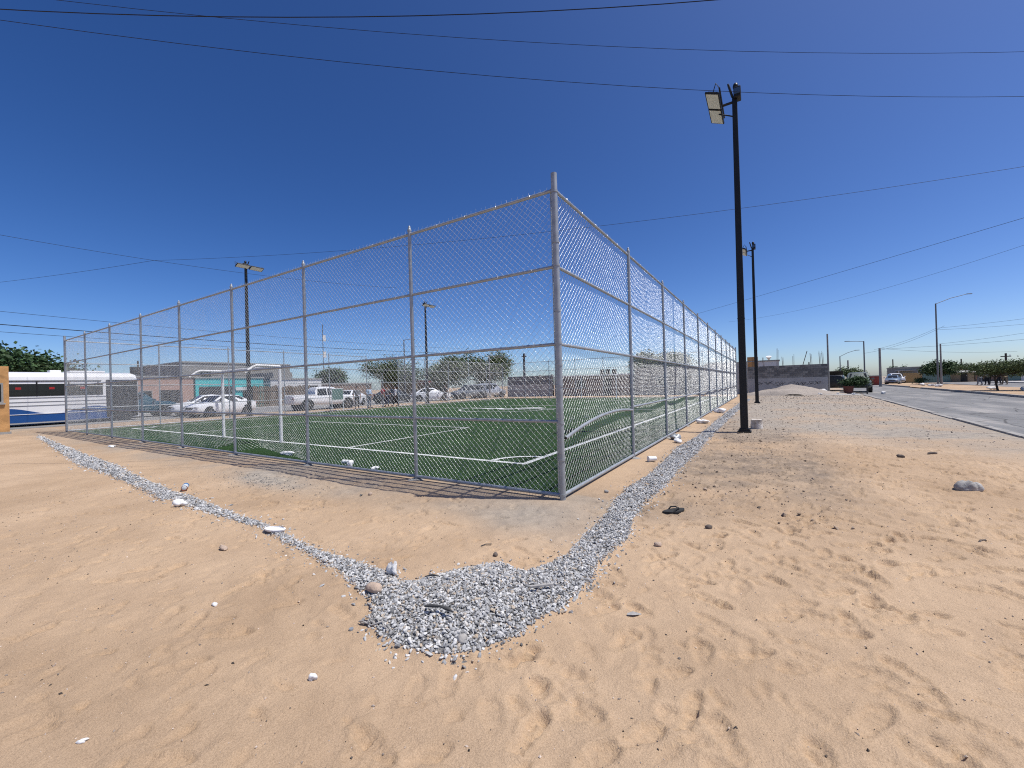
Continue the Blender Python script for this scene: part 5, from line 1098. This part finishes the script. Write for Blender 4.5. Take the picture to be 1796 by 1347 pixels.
small('cup', 'white cup lying at the foot of the right fence', 'litter', MB().tube([(0, 0, .05), (.15, .05, .05)], [.055, .04], 10), 'paper', .33, 3.05, .4)
small('plastic_bag', 'white bag on the ground under the right fence, nearest', 'litter', crumple((.10, .07, .07), 37), 'paper', .40, 5.65, .4)
small('plastic_bag', 'grey-white bag beside the nearest white bag under the right fence', 'litter', crumple((.14, .10, .10), 38), 'galv', .25, 6.2, 1.0)
small('plastic_bag', 'white bag farther along the right fence', 'litter', crumple((.16, .12, .10), 39), 'paper', .30, 10.6, .2)
small('plastic_bag', 'white bag farthest along the right fence, with a dark shadow', 'litter', crumple((.2, .14, .15), 40), 'paper', .42, 15.7, .2)
small('stone', 'white stone chip beside the gravel near the fence corner', 'stone', MB().rock((0, 0, .015), (.03, .028, .022), 41, 1, .25), 'rockw', .36, .62)
for i, (x, y, s) in enumerate(((5.9, 37.6, .12), (8.0, 37.3, .10), (9.9, 37.9, .16), (7.1, 38.2, .10))):
    small('rubble_piece', ('leftmost', 'second', 'rightmost', 'middle')[i] + ' white rubble piece on the ground near the potted shrub', 'rubble', crumple((s, s * .8, s), 60 + i), 'white_heap', x, y)
for i, (x, y, s) in enumerate(((18.2, 64, .3), (18.0, 60, .26), (17.6, 56, .3), (17.5, 43.5, .25), (18.2, 40.5, .3), (17.9, 38.5, .25))):
    o = small('edging_stone', ('first', 'second', 'third', 'fourth', 'fifth', 'sixth')[i] + ' white painted stone along the median, counted from the round tree', 'stone', crumple((s, s * .8, s * .7), 70 + i), 'white_heap', x, y, 0, .09)
# plastic bottle
bt = thing('plastic_bottle', 'clear drink bottle with a brown end lying on the gravel', 'bottle', (-5.55, -2.07, hz(-5.55, -2.07) + .045), 2.7)
obj('bottle_body', MB().tube([(-.15, 0, 0), (-.14, 0, 0), (.06, 0, 0), (.11, 0, 0), (.14, 0, 0)], [.03, .042, .042, .02, .014], 12), 'bottle', bt, 50); obj('label', MB().tube([(-.02, 0, 0), (.05, 0, 0)], .0435, 12), 'bottleb', bt, 50); obj('liquid', MB().tube([(-.148, 0, -.004), (-.09, 0, -.004)], .0425, 12), 'brown', bt, 50); obj('cap', MB().tube([(.138, 0, 0), (.165, 0, 0)], .017, 10), 'white', bt, 50)
# black rubber sandal
sd = thing('sandal', 'worn black rubber sandal on the sand beside the gravel strip', 'sandal', (1.30, .22, hz(1.30, .22) + .012), .75)
def sole(z, k=1.0):
    out = []
    for t in np.linspace(0, 2 * PI, 25)[:-1]:
        x = .145 * math.cos(t); w = (.052 + .012 * math.cos(t) - .010 * math.cos(2 * t)) * k; out.append((x * k, w * math.sin(t) + .006 * math.sin(x * 14), z + .012 * max(0, math.cos(t)) ** 3))
    return out
obj('sole', MB().loft([sole(0, .97), sole(.012, 1.0), sole(.024, .98)]), 'sandal', sd, 50)
st_ = MB()
for s in (-1, 1): st_.tube([(.075, 0, .03), (.05, s * .025, .055), (.0, s * .05, .05), (-.03, s * .054, .018)], [.007, .009, .010, .008], 6)
obj('strap', st_, 'sandal', sd, 50); obj('toe_post', MB().tube([(.078, 0, .015), (.075, 0, .038)], .006, 6), 'sandal', sd)
# concrete stump by the floodlight
cs = thing('concrete_stump', 'stained white concrete stump behind the tall floodlight base', 'stump', (1.95, 9.42, hz(1.95, 9.42)))
obj('stump', MB().loft([[(q * math.cos(a), q * math.sin(a), z) for a in np.linspace(0, 2 * PI, 15)[:-1]] for q, z in ((.165, -.03), (.16, .15), (.142, .26), (.15, .275), (.12, .282))]), mat('stump_white', (.78, .74, .68), .92, 0, .5, 7, .4, 30, col2=(.33, .27, .21)), cs, 40)
# tangle of pale roots on the left rim of the pile, dark rag and a plank on top
rt = MB(); q = random.Random(5)
for k_ in range(7):
    x, y = .06 + q.uniform(-.05, .05), -3.06 + q.uniform(-.04, .06); pts = []
    a = q.uniform(-.6, 2.6)
    for i in range(8): pts.append((x, y, float(hz(x, y)) + .018 + .012 * math.sin(i * 1.7 + k_))); x += .035 * math.cos(a); y += .03 * math.sin(a) ; a += q.uniform(-.5, .5)
    rt.tube(pts, .005, 5)
obj('dry_root', rt, 'rockw', None, 60, label='tangle of pale dry roots on the left rim of the gravel pile', cat='root')
small('rag', 'dark twisted rag lying on the gravel pile', 'rag', MB().tube([(-.09, .03, .01), (-.04, .0, .03), (.02, .01, .02), (.07, -.03, .028), (.11, -.035, .01)], [.006, .011, .008, .013, .004], 7), 'rag', .43, -2.82, .5, .06)
small('rag', 'small dark scrap at the upper edge of the gravel pile', 'rag', MB().tube([(-.06, .0, .01), (0, .01, .02), (.06, -.0, .012)], [.004, .009, .003], 6), 'rag', .04, -2.45, .5, .03)
small('wood_splinter', 'pale thin splinter of wood lying on the gravel pile', 'stick', MB().cbox((0, 0, .012), (.17, .02, .012)), 'rockw', .86, -2.2, .75, .05)
small('stick', 'short dark stick on the sand above the gravel pile', 'stick', MB().tube([(-.05, 0, .008), (0, .01, .014), (.055, .0, .01)], .005, 5), 'rag', -.05, -1.62, .9)
small('stick', 'dark broken stick on the right-hand sand', 'stick', MB().tube([(-.05, 0, .008), (0, .012, .012), (.05, .0, .01)], .009, 5), 'rockd', 3.83, .44, .9)
small('leaf_litter', 'dry curled leaf on the sand right of the gravel pile', 'leaf', MB().loft([[(-.04, -.008, 0.002), (-.04, .008, 0.004), (-.04, .008, .006), (-.04, -.008, .004)], [(0, -.018, .008), (0, .018, .012), (0, .018, .014), (0, -.018, .010)], [(.05, -.004, .004), (.05, .004, .005), (.05, .004, .007), (.05, -.004, .006)]]), 'rockw', 1.49, -2.12, .5, .004)
